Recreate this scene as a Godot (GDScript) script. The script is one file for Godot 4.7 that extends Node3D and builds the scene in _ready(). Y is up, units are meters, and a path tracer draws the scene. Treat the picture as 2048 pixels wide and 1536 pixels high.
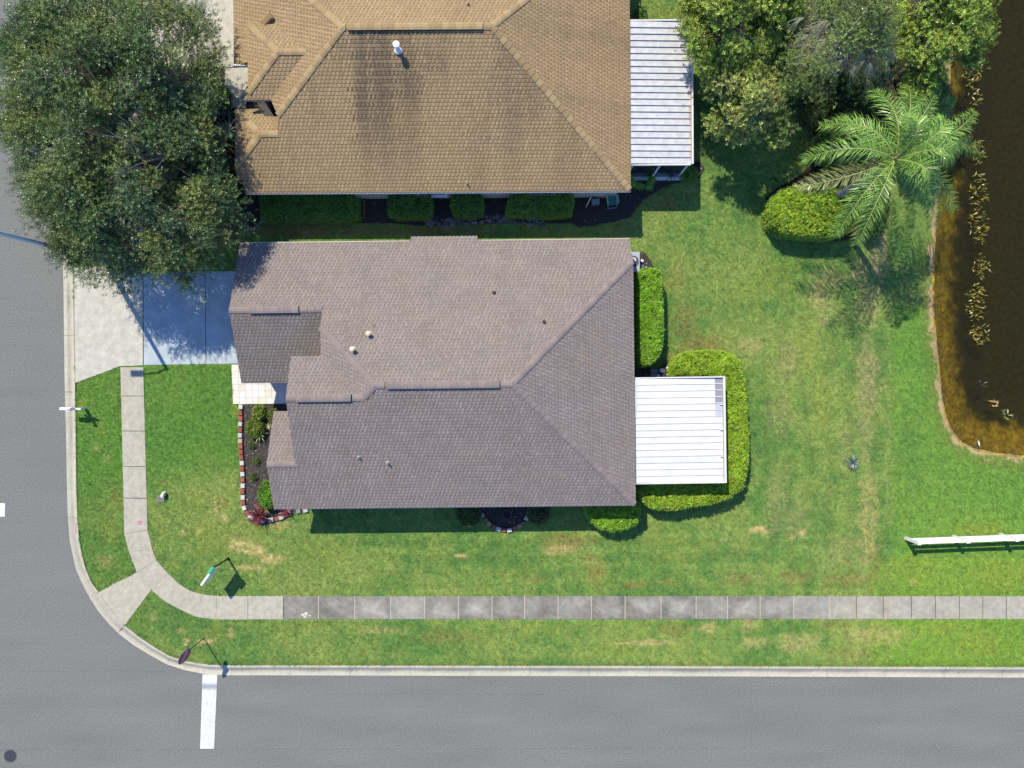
extends Node3D
# A corner house and its neighbour seen straight down from a drone, 37 m above the lawn.
# World: x runs east (right in the picture), z runs south (down in the picture), y is up. 38.5 plan units = 1 m on the ground.

const EYE := 37.0
const F := 1425.0
const SLOPE := 0.42
var rng := RandomNumberGenerator.new()
var M := {}
var base_of := {}
var counts := {}
var lawn_image: Image
var zone: PackedByteArray
const ZW := 1024
const ZH := 768
const EXT_X := 31.2
const EXT_Z := 23.4
var nz := FastNoiseLite.new()
var nz2 := FastNoiseLite.new()
var nz3 := FastNoiseLite.new()


# ---------------------------------------------------------------- helpers
func lin(r: float, g: float, b: float, k := 1.0) -> Color:
	var c := Color(r / 255.0, g / 255.0, b / 255.0).srgb_to_linear()
	return Color(c.r * k, c.g * k, c.b * k)


func srgb(c: Color) -> Color:
	return Color(c.r, c.g, c.b).linear_to_srgb()


func at(px: float, py: float, h := 0.0) -> Vector3:   # survey point: plan units on the ground plan -> metres, at height h
	return Vector3((px - 1024.0) * (EYE - h) / F, h, (py - 768.0) * (EYE - h) / F)


func flat(px: float, py: float, h := 0.0) -> Vector2:
	return Vector2((px - 1024.0) * (EYE - h) / F, (py - 768.0) * (EYE - h) / F)


func plan(points: Array, h := 0.0) -> PackedVector2Array:
	var out := PackedVector2Array()
	for p in points:
		out.append(flat(p[0], p[1], h))
	return out


func rr(a: float, b: float) -> float:
	return rng.randf_range(a, b)


func numbered(called: String) -> String:
	var n: int = counts.get(called, 0)
	counts[called] = n + 1
	return called if n == 0 else "%s_%03d" % [called, n]


func tag(o: Node3D, label: String, category: String, group := "") -> void:
	o.set_meta("label", label)
	o.set_meta("category", category)
	if group != "":
		o.set_meta("group", group)


func thing(called: String, label: String, category: String, where: Vector3, group := "") -> Node3D:
	var o := Node3D.new()
	o.name = numbered(called)
	add_child(o)
	o.position = where
	base_of[o] = where
	tag(o, label, category, group)
	return o


func ground_piece(called: String, where := Vector3.ZERO) -> Node3D:
	var o := Node3D.new()
	o.name = numbered(called)
	add_child(o)
	o.position = where
	base_of[o] = where
	o.set_meta("kind", "structure")
	return o


# A mesh under construction: triangles with normals and colours, in world coordinates.
class MB:
	var v := PackedVector3Array()
	var n := PackedVector3Array()
	var c := PackedColorArray()
	var uv := PackedVector2Array()
	var use_uv := false

	func tri(a: Vector3, b: Vector3, d: Vector3, col: Color) -> void:
		var nn := (d - a).cross(b - a).normalized()
		v.append(a); v.append(b); v.append(d)
		n.append(nn); n.append(nn); n.append(nn)
		c.append(col); c.append(col); c.append(col)

	func quad(a: Vector3, b: Vector3, d: Vector3, e: Vector3, col: Color) -> void:
		tri(a, b, d, col)
		tri(a, d, e, col)

	func quadc(a: Vector3, b: Vector3, d: Vector3, e: Vector3, ca: Color, cb: Color, cd: Color, ce: Color) -> void:
		var nn := (d - a).cross(b - a).normalized()
		for q in [[a, ca], [b, cb], [d, cd], [a, ca], [d, cd], [e, ce]]:
			v.append(q[0]); n.append(nn); c.append(q[1])

	func fan(p: PackedVector3Array, col: Color) -> void:
		for i in range(1, p.size() - 1):
			tri(p[0], p[i], p[i + 1], col)

	# a box in a frame: centre, half sizes along the basis
	func box(at_: Vector3, half: Vector3, b: Basis, col: Color) -> void:
		var x := b.x * half.x
		var y := b.y * half.y
		var z := b.z * half.z
		var p := []
		for s in [[-1, -1, -1], [1, -1, -1], [1, -1, 1], [-1, -1, 1], [-1, 1, -1], [1, 1, -1], [1, 1, 1], [-1, 1, 1]]:
			p.append(at_ + x * s[0] + y * s[1] + z * s[2])
		quad(p[4], p[5], p[6], p[7], col)
		quad(p[3], p[2], p[1], p[0], col)
		quad(p[0], p[1], p[5], p[4], col)
		quad(p[2], p[3], p[7], p[6], col)
		quad(p[1], p[2], p[6], p[5], col)
		quad(p[3], p[0], p[4], p[7], col)

	# a block with chamfered top edges
	func block(at_: Vector3, half: Vector3, b: Basis, ch: float, col: Color) -> void:
		var x := b.x
		var y := b.y
		var z := b.z
		var lo := []
		var mid := []
		var top := []
		for s in [[-1, -1], [1, -1], [1, 1], [-1, 1]]:
			lo.append(at_ + x * half.x * s[0] - y * half.y + z * half.z * s[1])
			mid.append(at_ + x * half.x * s[0] + y * (half.y - ch) + z * half.z * s[1])
			top.append(at_ + x * (half.x - ch) * s[0] + y * half.y + z * (half.z - ch) * s[1])
		quad(top[0], top[1], top[2], top[3], col)
		for i in 4:
			var j := (i + 1) % 4
			quad(lo[i], lo[j], mid[j], mid[i], col)
			quad(mid[i], mid[j], top[j], top[i], col)

	func tube(points: Array, radii: Array, sides: int, col: Color, caps := true) -> void:
		var rings := []
		var dirs := []
		var up := Vector3.UP
		for i in points.size():
			var a: Vector3 = points[maxi(i - 1, 0)]
			var b: Vector3 = points[mini(i + 1, points.size() - 1)]
			var d := (b - a).normalized()
			var s := d.cross(up)
			if s.length() < 0.05:
				s = d.cross(Vector3.RIGHT)
			s = s.normalized()
			var t := s.cross(d).normalized()
			var ring := []
			var dd := []
			for k in sides:
				var ang := TAU * k / sides
				var o := s * cos(ang) + t * sin(ang)
				ring.append(points[i] + o * radii[i])
				dd.append(o)
			rings.append(ring)
			dirs.append(dd)
		for i in range(points.size() - 1):
			for k in sides:
				var l := (k + 1) % sides
				for q in [[i, k], [i + 1, l], [i + 1, k], [i, k], [i, l], [i + 1, l]]:
					v.append(rings[q[0]][q[1]]); n.append(dirs[q[0]][q[1]]); c.append(col)
		if caps:
			for e in [0, points.size() - 1]:
				for k in range(1, sides - 1):
					tri(rings[e][0], rings[e][k], rings[e][k + 1], col)

	# lathe round a vertical axis: profile of [radius, height]
	func lathe(at_: Vector3, profile: Array, sides: int, col: Color) -> void:
		for i in range(profile.size() - 1):
			for k in sides:
				var a := TAU * k / sides
				var b := TAU * (k + 1) / sides
				var p0: Array = profile[i]
				var p1: Array = profile[i + 1]
				quad(at_ + Vector3(cos(a) * p0[0], p0[1], sin(a) * p0[0]), at_ + Vector3(cos(b) * p0[0], p0[1], sin(b) * p0[0]), at_ + Vector3(cos(b) * p1[0], p1[1], sin(b) * p1[0]), at_ + Vector3(cos(a) * p1[0], p1[1], sin(a) * p1[0]), col)

	# a flat-topped slab from a plan outline
	func slab(poly: PackedVector2Array, y0: float, y1: float, col: Color, side := true) -> void:
		var idx := Geometry2D.triangulate_polygon(poly)
		for i in range(0, idx.size(), 3):
			var p := poly[idx[i]]
			var q := poly[idx[i + 1]]
			var r := poly[idx[i + 2]]
			if (q - p).cross(r - p) < 0:
				var s := q
				q = r
				r = s
			tri(Vector3(p.x, y1, p.y), Vector3(q.x, y1, q.y), Vector3(r.x, y1, r.y), col)
		if side:
			for i in poly.size():
				var a := poly[i]
				var b := poly[(i + 1) % poly.size()]
				quad(Vector3(a.x, y0, a.y), Vector3(b.x, y0, b.y), Vector3(b.x, y1, b.y), Vector3(a.x, y1, a.y), col)


func put(mb: MB, called: String, parent: Node, mat: Material, stuff := false) -> MeshInstance3D:
	var o := MeshInstance3D.new()
	o.name = called if parent != self else numbered(called)
	var origin: Vector3 = base_of.get(parent, Vector3.ZERO)
	if origin != Vector3.ZERO:
		for i in mb.v.size():
			mb.v[i] -= origin
	var arr := []
	arr.resize(Mesh.ARRAY_MAX)
	arr[Mesh.ARRAY_VERTEX] = mb.v
	arr[Mesh.ARRAY_NORMAL] = mb.n
	for i in mb.c.size():   # colours are kept in 8 bits up to 1, so they are stored at 0.8 of their value (see mat)
		mb.c[i] *= 0.8
	arr[Mesh.ARRAY_COLOR] = mb.c
	if mb.use_uv:
		arr[Mesh.ARRAY_TEX_UV] = mb.uv
	var me := ArrayMesh.new()
	if mb.v.size() > 0:
		me.add_surface_from_arrays(Mesh.PRIMITIVE_TRIANGLES, arr)
	o.mesh = me
	o.material_override = mat
	parent.add_child(o, true)
	base_of[o] = origin
	if stuff:
		o.set_meta("kind", "stuff")
	return o


func put_copy(mesh: Mesh, called: String, parent: Node, mat: Material, xf: Transform3D) -> MeshInstance3D:
	var o := MeshInstance3D.new()
	o.name = called
	o.mesh = mesh
	o.material_override = mat
	xf.origin -= base_of.get(parent, Vector3.ZERO)
	o.transform = xf
	parent.add_child(o, true)
	return o


func mesh_of(mb: MB) -> ArrayMesh:
	var arr := []
	arr.resize(Mesh.ARRAY_MAX)
	arr[Mesh.ARRAY_VERTEX] = mb.v
	arr[Mesh.ARRAY_NORMAL] = mb.n
	for i in mb.c.size():   # colours are kept in 8 bits up to 1, so they are stored at 0.8 of their value (see mat)
		mb.c[i] *= 0.8
	arr[Mesh.ARRAY_COLOR] = mb.c
	var me := ArrayMesh.new()
	me.add_surface_from_arrays(Mesh.PRIMITIVE_TRIANGLES, arr)
	return me


# many small copies gathered as one object
class Crowd:
	var buf := PackedFloat32Array()
	var count := 0

	func add(t: Transform3D, col: Color) -> void:
		var b := t.basis
		var o := t.origin
		buf.append_array(PackedFloat32Array([b.x.x, b.y.x, b.z.x, o.x, b.x.y, b.y.y, b.z.y, o.y, b.x.z, b.y.z, b.z.z, o.z, col.r, col.g, col.b, 1.0]))
		count += 1


func put_crowd(cr: Crowd, called: String, parent: Node, mesh: Mesh, mat: Material) -> MultiMeshInstance3D:
	var origin: Vector3 = base_of.get(parent, Vector3.ZERO)
	for i in cr.count:
		cr.buf[i * 16 + 3] -= origin.x
		cr.buf[i * 16 + 7] -= origin.y
		cr.buf[i * 16 + 11] -= origin.z
	var mm := MultiMesh.new()
	mm.transform_format = MultiMesh.TRANSFORM_3D
	mm.use_colors = true
	mm.mesh = mesh
	mm.instance_count = cr.count
	mm.buffer = cr.buf
	var o := MultiMeshInstance3D.new()
	o.name = called if parent != self else numbered(called)
	o.multimesh = mm
	o.material_override = mat
	parent.add_child(o, true)
	o.set_meta("kind", "stuff")
	return o


func turned(yaw: float, tilt: float, tilt_dir: float, s: float) -> Basis:
	return (Basis(Vector3(cos(tilt_dir), 0, sin(tilt_dir)), tilt) * Basis(Vector3.UP, yaw)).scaled(Vector3.ONE * s)


func edge_distance(p: Vector2, poly: PackedVector2Array) -> float:
	var best := 1e9
	for i in poly.size():
		var q := Geometry2D.get_closest_point_to_segment(p, poly[i], poly[(i + 1) % poly.size()])
		best = minf(best, p.distance_squared_to(q))
	return sqrt(best)


func line_distance(p: Vector2, line: PackedVector2Array) -> float:
	var best := 1e9
	for i in line.size() - 1:
		var q := Geometry2D.get_closest_point_to_segment(p, line[i], line[i + 1])
		best = minf(best, p.distance_squared_to(q))
	return sqrt(best)


func bounds(poly: PackedVector2Array) -> Rect2:
	var r := Rect2(poly[0], Vector2.ZERO)
	for p in poly:
		r = r.expand(p)
	return r


func noise_tex(wave_px: float, octaves: int, lo: Color, hi: Color, size := 512, sd := 1, gain := 0.55) -> NoiseTexture2D:
	var n := FastNoiseLite.new()
	n.noise_type = FastNoiseLite.TYPE_SIMPLEX_SMOOTH
	n.seed = sd
	n.frequency = 1.0 / wave_px
	n.fractal_type = FastNoiseLite.FRACTAL_FBM
	n.fractal_octaves = octaves
	n.fractal_gain = gain
	n.fractal_lacunarity = 2.1
	var g := Gradient.new()
	g.set_color(0, lo)
	g.set_color(1, hi)
	var t := NoiseTexture2D.new()
	t.width = size
	t.height = size
	t.seamless = true
	t.noise = n
	t.color_ramp = g
	return t


func mat(col: Color, rough := 0.8, vertex := true, tex: Texture2D = null, tile := 1.0) -> StandardMaterial3D:
	var m := StandardMaterial3D.new()
	m.albedo_color = srgb(Color(col.r / 0.8, col.g / 0.8, col.b / 0.8) if vertex else col)
	m.roughness = rough
	m.vertex_color_use_as_albedo = vertex
	m.metallic_specular = 0.4
	if tex:
		m.albedo_texture = tex
		m.uv1_triplanar = true
		m.uv1_world_triplanar = true
		m.uv1_scale = Vector3.ONE / tile
	return m


func leaf_mat(rough := 0.5, back := 0.35) -> StandardMaterial3D:
	var m := mat(Color.WHITE, rough)
	m.cull_mode = BaseMaterial3D.CULL_DISABLED
	m.backlight_enabled = true
	m.backlight = Color(back * 0.75, back, back * 0.3)
	return m


# ---------------------------------------------------------------- plan outlines (plan units)
# kerb: road edge / lawn edge pairs, from the top of the west street round the corner to the east end of the south street
const KERB := [
	[114, -330, 137, -330], [116, -100, 139, -100], [118, 100, 141, 100], [121, 350, 144, 350], [123, 500, 146, 500], [124.5, 560, 147, 560], [125.5, 648, 148, 648],
	[127, 763, 150, 763], [130, 868, 151.5, 868], [131.5, 968, 152.7, 968], [133.5, 1035, 155, 1035], [137.4, 1082, 158, 1080], [142.9, 1109, 163, 1105], [150, 1140, 170, 1133],
	[163.8, 1171, 181, 1161], [178.4, 1198.5, 196.6, 1184], [194.8, 1224, 213, 1209], [216.7, 1249.6, 231, 1232], [234, 1267, 249.5, 1250.5], [264, 1290.6, 280, 1275],
	[297, 1310.7, 310, 1295], [332.5, 1330, 340, 1312.5], [370, 1342, 374, 1323], [410, 1350, 417, 1329.5], [462, 1352, 463, 1331], [560, 1352, 560, 1330.5], [900, 1353, 900, 1331.5], [1400, 1354, 1400, 1332.5],
	[2048, 1356.5, 2048, 1334.5], [2500, 1358, 2500, 1336]]
const WALK_IN := [[287.5, 732], [288.5, 850], [290.5, 960], [292.5, 1030], [296, 1063], [300.5, 1083], [305, 1098], [314, 1121], [337, 1146.6], [359, 1167.5], [380, 1181], [401, 1187.6], [434, 1191.5], [500, 1192]]
const WALK_OUT := [[241, 734], [243, 850], [244.5, 960], [246, 1030], [249, 1068], [253, 1083], [258.6, 1103.7], [274, 1144], [303, 1179], [319, 1195], [340.7, 1208.6], [359, 1218], [382.6, 1230.4], [401, 1235.5], [432, 1238.5], [500, 1239]]
const RAMP := [[274, 1144], [262, 1151.5], [250, 1157], [240, 1161.5], [228, 1167], [213, 1176], [205, 1180], [197, 1184.5], [213, 1210], [231, 1233], [250, 1250], [303, 1179]]
const DRIVE := [[148, 530], [148, 648], [150.5, 767], [240, 733], [287, 731], [286, 545], [237, 546], [205, 532]]
const DRIVE_BLUE := [[286, 543], [287.8, 730.5], [478, 727], [478, 542]]
const TILES := [[462.5, 729], [466, 808.5], [620, 806], [620, 726]]
const BED := [[468, 808], [480, 812], [480.5, 880], [484, 960], [486, 1010], [490, 1030], [503, 1046], [525, 1052], [552, 1044], [566, 1036], [590, 1024], [610, 1018], [640, 1010], [640, 806]]
const BED_ROUND := [[955, 1000], [960, 1022], [968, 1037], [977, 1048], [990, 1057], [1005, 1062], [1020, 1062], [1035, 1057], [1050, 1045], [1060, 1030], [1062, 1000]]
const BED_NORTH := [[478, 380], [478, 455], [497, 462], [512, 448], [520, 441], [640, 442], [700, 447], [780, 446], [850, 452], [930, 449], [1040, 446], [1100, 447], [1140, 446], [1158, 455], [1180, 454], [1200, 448], [1230, 443], [1262, 434], [1272, 418], [1290, 398], [1310, 384], [1345, 368], [1400, 356], [1410, 338], [1400, 322], [1262, 322], [1262, 380]]
const BED_EAST := [[1262, 738], [1262, 758], [1360, 758], [1358, 720], [1335, 722], [1320, 735]]
const BED_AC := [[1262, 505], [1290, 506], [1302, 522], [1308, 538], [1300, 545], [1262, 545]]
const BED_PALM := [[1530, 395], [1536, 450], [1552, 470], [1600, 480], [1660, 482], [1715, 480], [1760, 472], [1778, 430], [1782, 380], [1760, 330], [1700, 300], [1640, 310], [1600, 350], [1560, 372]]
const WOODS := [[1555, 80], [1545, 140], [1600, 200], [1625, 250], [1628, 300], [1680, 320], [1780, 330], [1850, 300], [1870, 230], [1880, 120], [1890, -300], [1560, -300]]
const SHORE := [[1945, -330], [1925, -60], [1918, 20], [1905, 110], [1896, 200], [1886, 290], [1878, 370], [1872, 450], [1868, 520], [1866, 580], [1868, 640], [1874, 690], [1879, 740], [1884, 790], [1891, 830], [1902, 862], [1922, 888], [1956, 903], [2000, 911], [2060, 918], [2160, 922], [2400, 915]]
# worn and dry places in the lawn: centre, radii, strength, kind (0 straw, 1 brown, 2 yellow green, 3 deep green, 4 grey tan)
const PATCHES := [
	[475, 1088, 26, 16, 1.0, 0], [508, 1100, 26, 14, 0.9, 0], [545, 1118, 30, 14, 0.8, 0], [432, 1020, 5, 20, 0.95, 0], [452, 1036, 9, 8, 0.7, 0], [397, 1058, 4, 14, 0.9, 0], [368, 1066, 8, 6, 0.8, 0], [498, 1135, 40, 7, 0.7, 0], [455, 1095, 12, 7, 0.8, 0], [520, 1062, 26, 8, 0.55, 2], [560, 1058, 18, 8, 0.5, 2], [420, 1075, 60, 50, 0.4, 2], [380, 1010, 40, 30, 0.35, 2],
	[440, 1003, 22, 14, 0.4, 1], [330, 965, 14, 10, 0.35, 1], [375, 1280, 10, 5, 0.8, 0], [362, 1262, 14, 6, 0.6, 0], [415, 1283, 26, 9, 0.75, 0], [368, 1289, 8, 3, 0.9, 0], [307, 1235, 12, 10, 0.5, 0], [430, 1262, 30, 20, 0.4, 2], [462, 1260, 9, 20, 0.5, 0],
	[200, 850, 14, 26, 0.3, 2], [192, 895, 8, 12, 0.4, 0], [215, 915, 8, 14, 0.35, 0], [218, 1065, 20, 26, 0.4, 2], [213, 1120, 26, 18, 0.35, 0], [165, 808, 16, 8, 0.5, 2], [470, 815, 8, 30, 0.5, 2], [232, 1000, 8, 20, 0.4, 1],
	[1130, 1082, 60, 22, 0.65, 1], [1190, 1140, 26, 34, 0.5, 1], [1120, 1100, 50, 14, 0.5, 0], [1065, 1160, 30, 8, 0.5, 1], [920, 1112, 16, 5, 0.8, 0], [1270, 1170, 40, 8, 0.6, 1], [1190, 1165, 30, 8, 0.5, 2], [1020, 1145, 60, 10, 0.4, 2], [1340, 1165, 30, 10, 0.4, 1], [1480, 1158, 50, 14, 0.5, 1], [1590, 1155, 40, 16, 0.55, 1], [1700, 1160, 60, 18, 0.5, 1], [1515, 1060, 22, 8, 0.9, 0], [1534, 1066, 12, 5, 0.8, 0], [1606, 1066, 12, 10, 0.8, 0], [1585, 1075, 12, 6, 0.5, 0], [1508, 1152, 16, 4, 0.7, 0], [1445, 1080, 10, 4, 0.5, 0], [1555, 1000, 30, 90, 0.45, 4], [1580, 1040, 40, 50, 0.4, 4],
	[1420, 1255, 24, 14, 0.55, 0], [1500, 1250, 20, 18, 0.55, 0], [1510, 1285, 40, 14, 0.5, 0], [1300, 1285, 60, 8, 0.6, 0], [1245, 1287, 20, 3, 0.8, 0], [1350, 1260, 50, 18, 0.4, 1], [1600, 1285, 50, 24, 0.45, 0], [1700, 1310, 50, 14, 0.4, 1], [1230, 1300, 60, 18, 0.35, 2], [1080, 1260, 80, 14, 0.35, 2], [900, 1275, 90, 16, 0.4, 1], [760, 1260, 70, 10, 0.35, 0], [620, 1250, 60, 10, 0.3, 2], [1760, 1270, 80, 24, 0.4, 0], [1960, 1285, 60, 30, 0.45, 2], [1880, 1255, 60, 12, 0.5, 2], [1660, 1250, 40, 10, 0.4, 1],
	[1735, 760, 30, 110, 0.75, 4], [1730, 860, 22, 60, 0.6, 4], [1690, 900, 20, 60, 0.4, 4], [1575, 720, 30, 50, 0.5, 4], [1560, 830, 40, 40, 0.45, 4], [1640, 590, 30, 40, 0.5, 0], [1660, 560, 40, 30, 0.45, 0], [1650, 640, 14, 14, 0.7, 4], [1735, 600, 30, 60, 0.5, 0], [1400, 690, 60, 26, 0.6, 1], [1370, 640, 30, 50, 0.5, 1], [1350, 560, 26, 30, 0.4, 1], [1500, 690, 30, 20, 0.4, 0], [1350, 715, 40, 10, 0.5, 1], [1490, 590, 50, 30, 0.35, 2], [1736, 1030, 24, 130, 0.45, 0], [1750, 1120, 14, 40, 0.5, 1], [1560, 560, 60, 50, 0.4, 2], [1615, 700, 30, 80, 0.4, 2], [1640, 800, 30, 80, 0.35, 2], [1690, 1100, 60, 40, 0.35, 4],
	[1400, 850, 20, 120, 0.5, 3], [1520, 870, 30, 60, 0.5, 3], [1480, 780, 30, 60, 0.5, 3], [1640, 1020, 20, 80, 0.45, 3], [1450, 1110, 80, 20, 0.4, 3], [1820, 900, 30, 120, 0.4, 3], [1060, 1120, 40, 20, 0.45, 3], [830, 1120, 40, 14, 0.35, 3], [1700, 1115, 14, 14, 0.5, 3],
	[1360, 150, 26, 120, 0.75, 1], [1345, 40, 40, 40, 0.5, 2], [1330, 330, 30, 30, 0.4, 1], [1330, 405, 40, 26, 0.5, 1], [1240, 455, 40, 12, 0.5, 1], [1560, 300, 50, 40, 0.5, 2], [1755, 520, 26, 60, 0.75, 0], [1765, 460, 12, 60, 0.8, 0], [1720, 540, 30, 30, 0.6, 0], [780, 460, 300, 10, 0.9, 1], [600, 462, 130, 14, 1.0, 1], [560, 1050, 40, 10, 0.5, 0], [1330, 1100, 100, 40, 0.25, 2], [640, 1110, 70, 40, 0.25, 2], [400, 500, 60, 40, 0.6, 1], [1830, 1140, 60, 40, 0.3, 2], [2000, 1150, 60, 40, 0.35, 2], [1960, 1060, 60, 20, 0.4, 2], [1825, 1165, 10, 7, 0.6, 0]]

var lawn_line := PackedVector2Array()
var road_line := PackedVector2Array()
var mid_line := PackedVector2Array()
var shore_line := PackedVector2Array()
var pond_poly := PackedVector2Array()
var road_poly := PackedVector2Array()


func _ready() -> void:
	# ---- camera, sky, sun, exposure
	var cam := Camera3D.new()
	cam.name = "camera"
	cam.position = Vector3(0, EYE, 0)
	cam.rotation = Vector3(-PI / 2, 0, 0)
	cam.fov = rad_to_deg(2.0 * atan(768.0 / F))
	cam.near = 0.5
	cam.far = 2000.0
	cam.current = true
	add_child(cam)

	var env := Environment.new()
	env.background_mode = Environment.BG_SKY
	var sky := Sky.new()
	var sm := ProceduralSkyMaterial.new()
	sm.sky_top_color = Color(0.34, 0.47, 0.70)
	sm.sky_horizon_color = Color(0.58, 0.68, 0.80)
	sm.sky_curve = 0.16
	sm.ground_bottom_color = Color(0.2, 0.22, 0.16)
	sm.ground_horizon_color = Color(0.45, 0.5, 0.5)
	sm.sun_angle_max = 12.0
	sm.sky_energy_multiplier = 1.15
	sky.sky_material = sm
	env.sky = sky
	env.tonemap_mode = Environment.TONE_MAPPER_LINEAR
	env.tonemap_exposure = 1.6
	env.sdfgi_enabled = true
	env.ssao_enabled = true
	env.ssil_enabled = true
	var we := WorldEnvironment.new()
	we.name = "world_environment"
	we.environment = env
	add_child(we)

	var sun := DirectionalLight3D.new()
	sun.name = "sun"
	sun.light_energy = 1.46
	sun.light_color = Color(1.0, 0.955, 0.865)
	sun.light_angular_distance = 0.5
	sun.shadow_enabled = true
	add_child(sun)
	sun.look_at_from_position(Vector3.ZERO, Vector3(0.40, -1.0, 0.66), Vector3.UP)

	rng.seed = 20240611
	nz.seed = 3
	nz.frequency = 0.16
	nz.fractal_octaves = 3
	nz2.seed = 8
	nz2.frequency = 0.9
	nz2.fractal_octaves = 3
	nz3.seed = 15
	nz3.frequency = 5.0
	nz3.fractal_octaves = 2
	make_materials()
	make_lines()
	paint_zones()
	build_ground()
	build_road()
	build_paving()
	build_pond()
	build_beds()
	build_main_house()
	build_tan_house()
	build_patio_covers()
	build_trees()
	build_palm()
	build_hedges()
	build_small_plants()
	build_street_things()
	build_yard_things()
	build_grass()


func make_materials() -> void:
	var speck := noise_tex(120, 6, Color(0.80, 0.80, 0.80), Color(1.0, 1.0, 1.0), 1024, 4, 0.8)
	var rough_speck := noise_tex(60, 5, Color(0.66, 0.66, 0.66), Color(1, 1, 1), 512, 9, 0.8)
	M.asphalt = mat(Color(0.272, 0.283, 0.266), 0.92, true, noise_tex(26, 4, Color(0.5, 0.5, 0.5), Color(1, 1, 1), 1024, 21, 0.9), 3.3)
	M.concrete = mat(Color(0.405, 0.392, 0.325), 0.9, true, speck, 3.2)
	M.kerb = mat(Color(0.45, 0.435, 0.355), 0.9, true, speck, 2.0)
	M.drive = mat(Color(0.455, 0.442, 0.38), 0.9, true, speck, 5.0)
	M.blue = mat(Color(0.35, 0.415, 0.45), 0.75, true, noise_tex(170, 6, Color(0.82, 0.82, 0.81), Color(1, 1, 1), 512, 31, 0.65), 4.0)
	M.tile = mat(Color(0.56, 0.56, 0.55), 0.6, true, noise_tex(200, 4, Color(0.9, 0.89, 0.86), Color(1, 1, 1), 512, 33), 2.0)
	M.grout = mat(Color(0.25, 0.245, 0.23), 0.9)
	M.paint = mat(Color(0.55, 0.55, 0.53), 0.7, true, noise_tex(70, 5, Color(0.88, 0.89, 0.9), Color(1, 1, 1), 512, 41), 1.6)
	M.shingle = mat(Color.WHITE, 0.95, true, rough_speck, 0.7)
	M.deck = mat(Color(0.33, 0.31, 0.29), 0.8)
	M.wall = mat(Color(0.46, 0.47, 0.45), 0.85, true, noise_tex(40, 4, Color(0.9, 0.9, 0.9), Color(1, 1, 1), 256, 51), 1.0)
	M.trim = mat(Color(0.62, 0.62, 0.61), 0.5)
	M.white_metal = mat(Color(0.535, 0.535, 0.522), 0.55, true, noise_tex(170, 4, Color(0.93, 0.93, 0.94), Color(1, 1, 1), 512, 61), 2.5)
	M.grey_metal = mat(Color(0.475, 0.48, 0.48), 0.45, true, noise_tex(110, 5, Color(0.84, 0.85, 0.87), Color(1, 1, 1), 512, 63), 2.0)
	M.glass = mat(Color(0.02, 0.025, 0.03), 0.08, false)
	M.dark = mat(Color(0.02, 0.02, 0.022), 0.6)
	M.plain = mat(Color.WHITE, 0.7)
	M.satin = mat(Color.WHITE, 0.4)
	M.metal = mat(Color.WHITE, 0.35)
	M.metal.metallic = 0.5
	M.brick = mat(Color.WHITE, 0.9, true, rough_speck, 0.35)
	M.bark = mat(Color.WHITE, 0.95, true, rough_speck, 0.5)
	M.mulch = mat(Color(0.075, 0.066, 0.06), 0.95, true, noise_tex(30, 5, Color(0.35, 0.33, 0.32), Color(1, 1, 1), 512, 71, 0.8), 1.2)
	M.leaf = leaf_mat()
	M.gloss_leaf = leaf_mat(0.32, 0.4)
	M.grass = leaf_mat(0.6, 0.4)
	M.water = StandardMaterial3D.new()
	M.water.albedo_color = Color(0.115, 0.104, 0.024, 0.48)
	M.water.roughness = 0.04
	M.water.metallic_specular = 0.18
	M.water.transparency = BaseMaterial3D.TRANSPARENCY_ALPHA
	M.water.normal_enabled = true
	var rip := noise_tex(60, 4, Color.BLACK, Color.WHITE, 512, 81)
	rip.as_normal_map = true
	rip.bump_strength = 1.2
	rip.color_ramp = null
	M.water.normal_texture = rip
	M.water.normal_scale = 0.25
	M.water.uv1_triplanar = true
	M.water.uv1_world_triplanar = true
	M.water.uv1_scale = Vector3.ONE / 3.0


func make_lines() -> void:
	for k in KERB:
		road_line.append(flat(k[0], k[1]))
		lawn_line.append(flat(k[2], k[3]))
		mid_line.append(flat((k[0] + k[2]) / 2.0, (k[1] + k[3]) / 2.0))
	shore_line = plan(SHORE)
	pond_poly = shore_line.duplicate()
	pond_poly.append(Vector2(60, 3.8))
	pond_poly.append(Vector2(60, -28.5))
	road_poly = road_line.duplicate()
	road_poly.append(Vector2(400, road_line[-1].y + 0.4))
	road_poly.append(Vector2(400, 27.6))
	road_poly.append(Vector2(-400, 27.6))
	road_poly.append(Vector2(-400, -28.5))
	road_poly.append(Vector2(road_line[0].x, -28.5))


# ---- what covers each spot: 1 lawn, 2 street, 3 paving, 4 planting bed, 5 pond, 6 house, 7 leaf litter
func zone_at(x: float, z: float) -> int:
	var i := int((x + EXT_X) / (2 * EXT_X) * ZW)
	var j := int((z + EXT_Z) / (2 * EXT_Z) * ZH)
	if i < 0 or j < 0 or i >= ZW or j >= ZH:
		return 0
	return zone[j * ZW + i]


func fill_zone(poly: PackedVector2Array, id: int) -> void:
	for j in ZH:
		var z := (j + 0.5) / ZH * 2 * EXT_Z - EXT_Z
		var xs := []
		for k in poly.size():
			var a := poly[k]
			var b := poly[(k + 1) % poly.size()]
			if (a.y <= z) != (b.y <= z):
				xs.append(a.x + (z - a.y) / (b.y - a.y) * (b.x - a.x))
		xs.sort()
		for k in range(0, xs.size() - 1, 2):
			var i0 := clampi(int(ceil((xs[k] + EXT_X) / (2 * EXT_X) * ZW - 0.5)), 0, ZW)
			var i1 := clampi(int(ceil((xs[k + 1] + EXT_X) / (2 * EXT_X) * ZW - 0.5)), 0, ZW)
			for i in range(i0, i1):
				zone[j * ZW + i] = id


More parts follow.
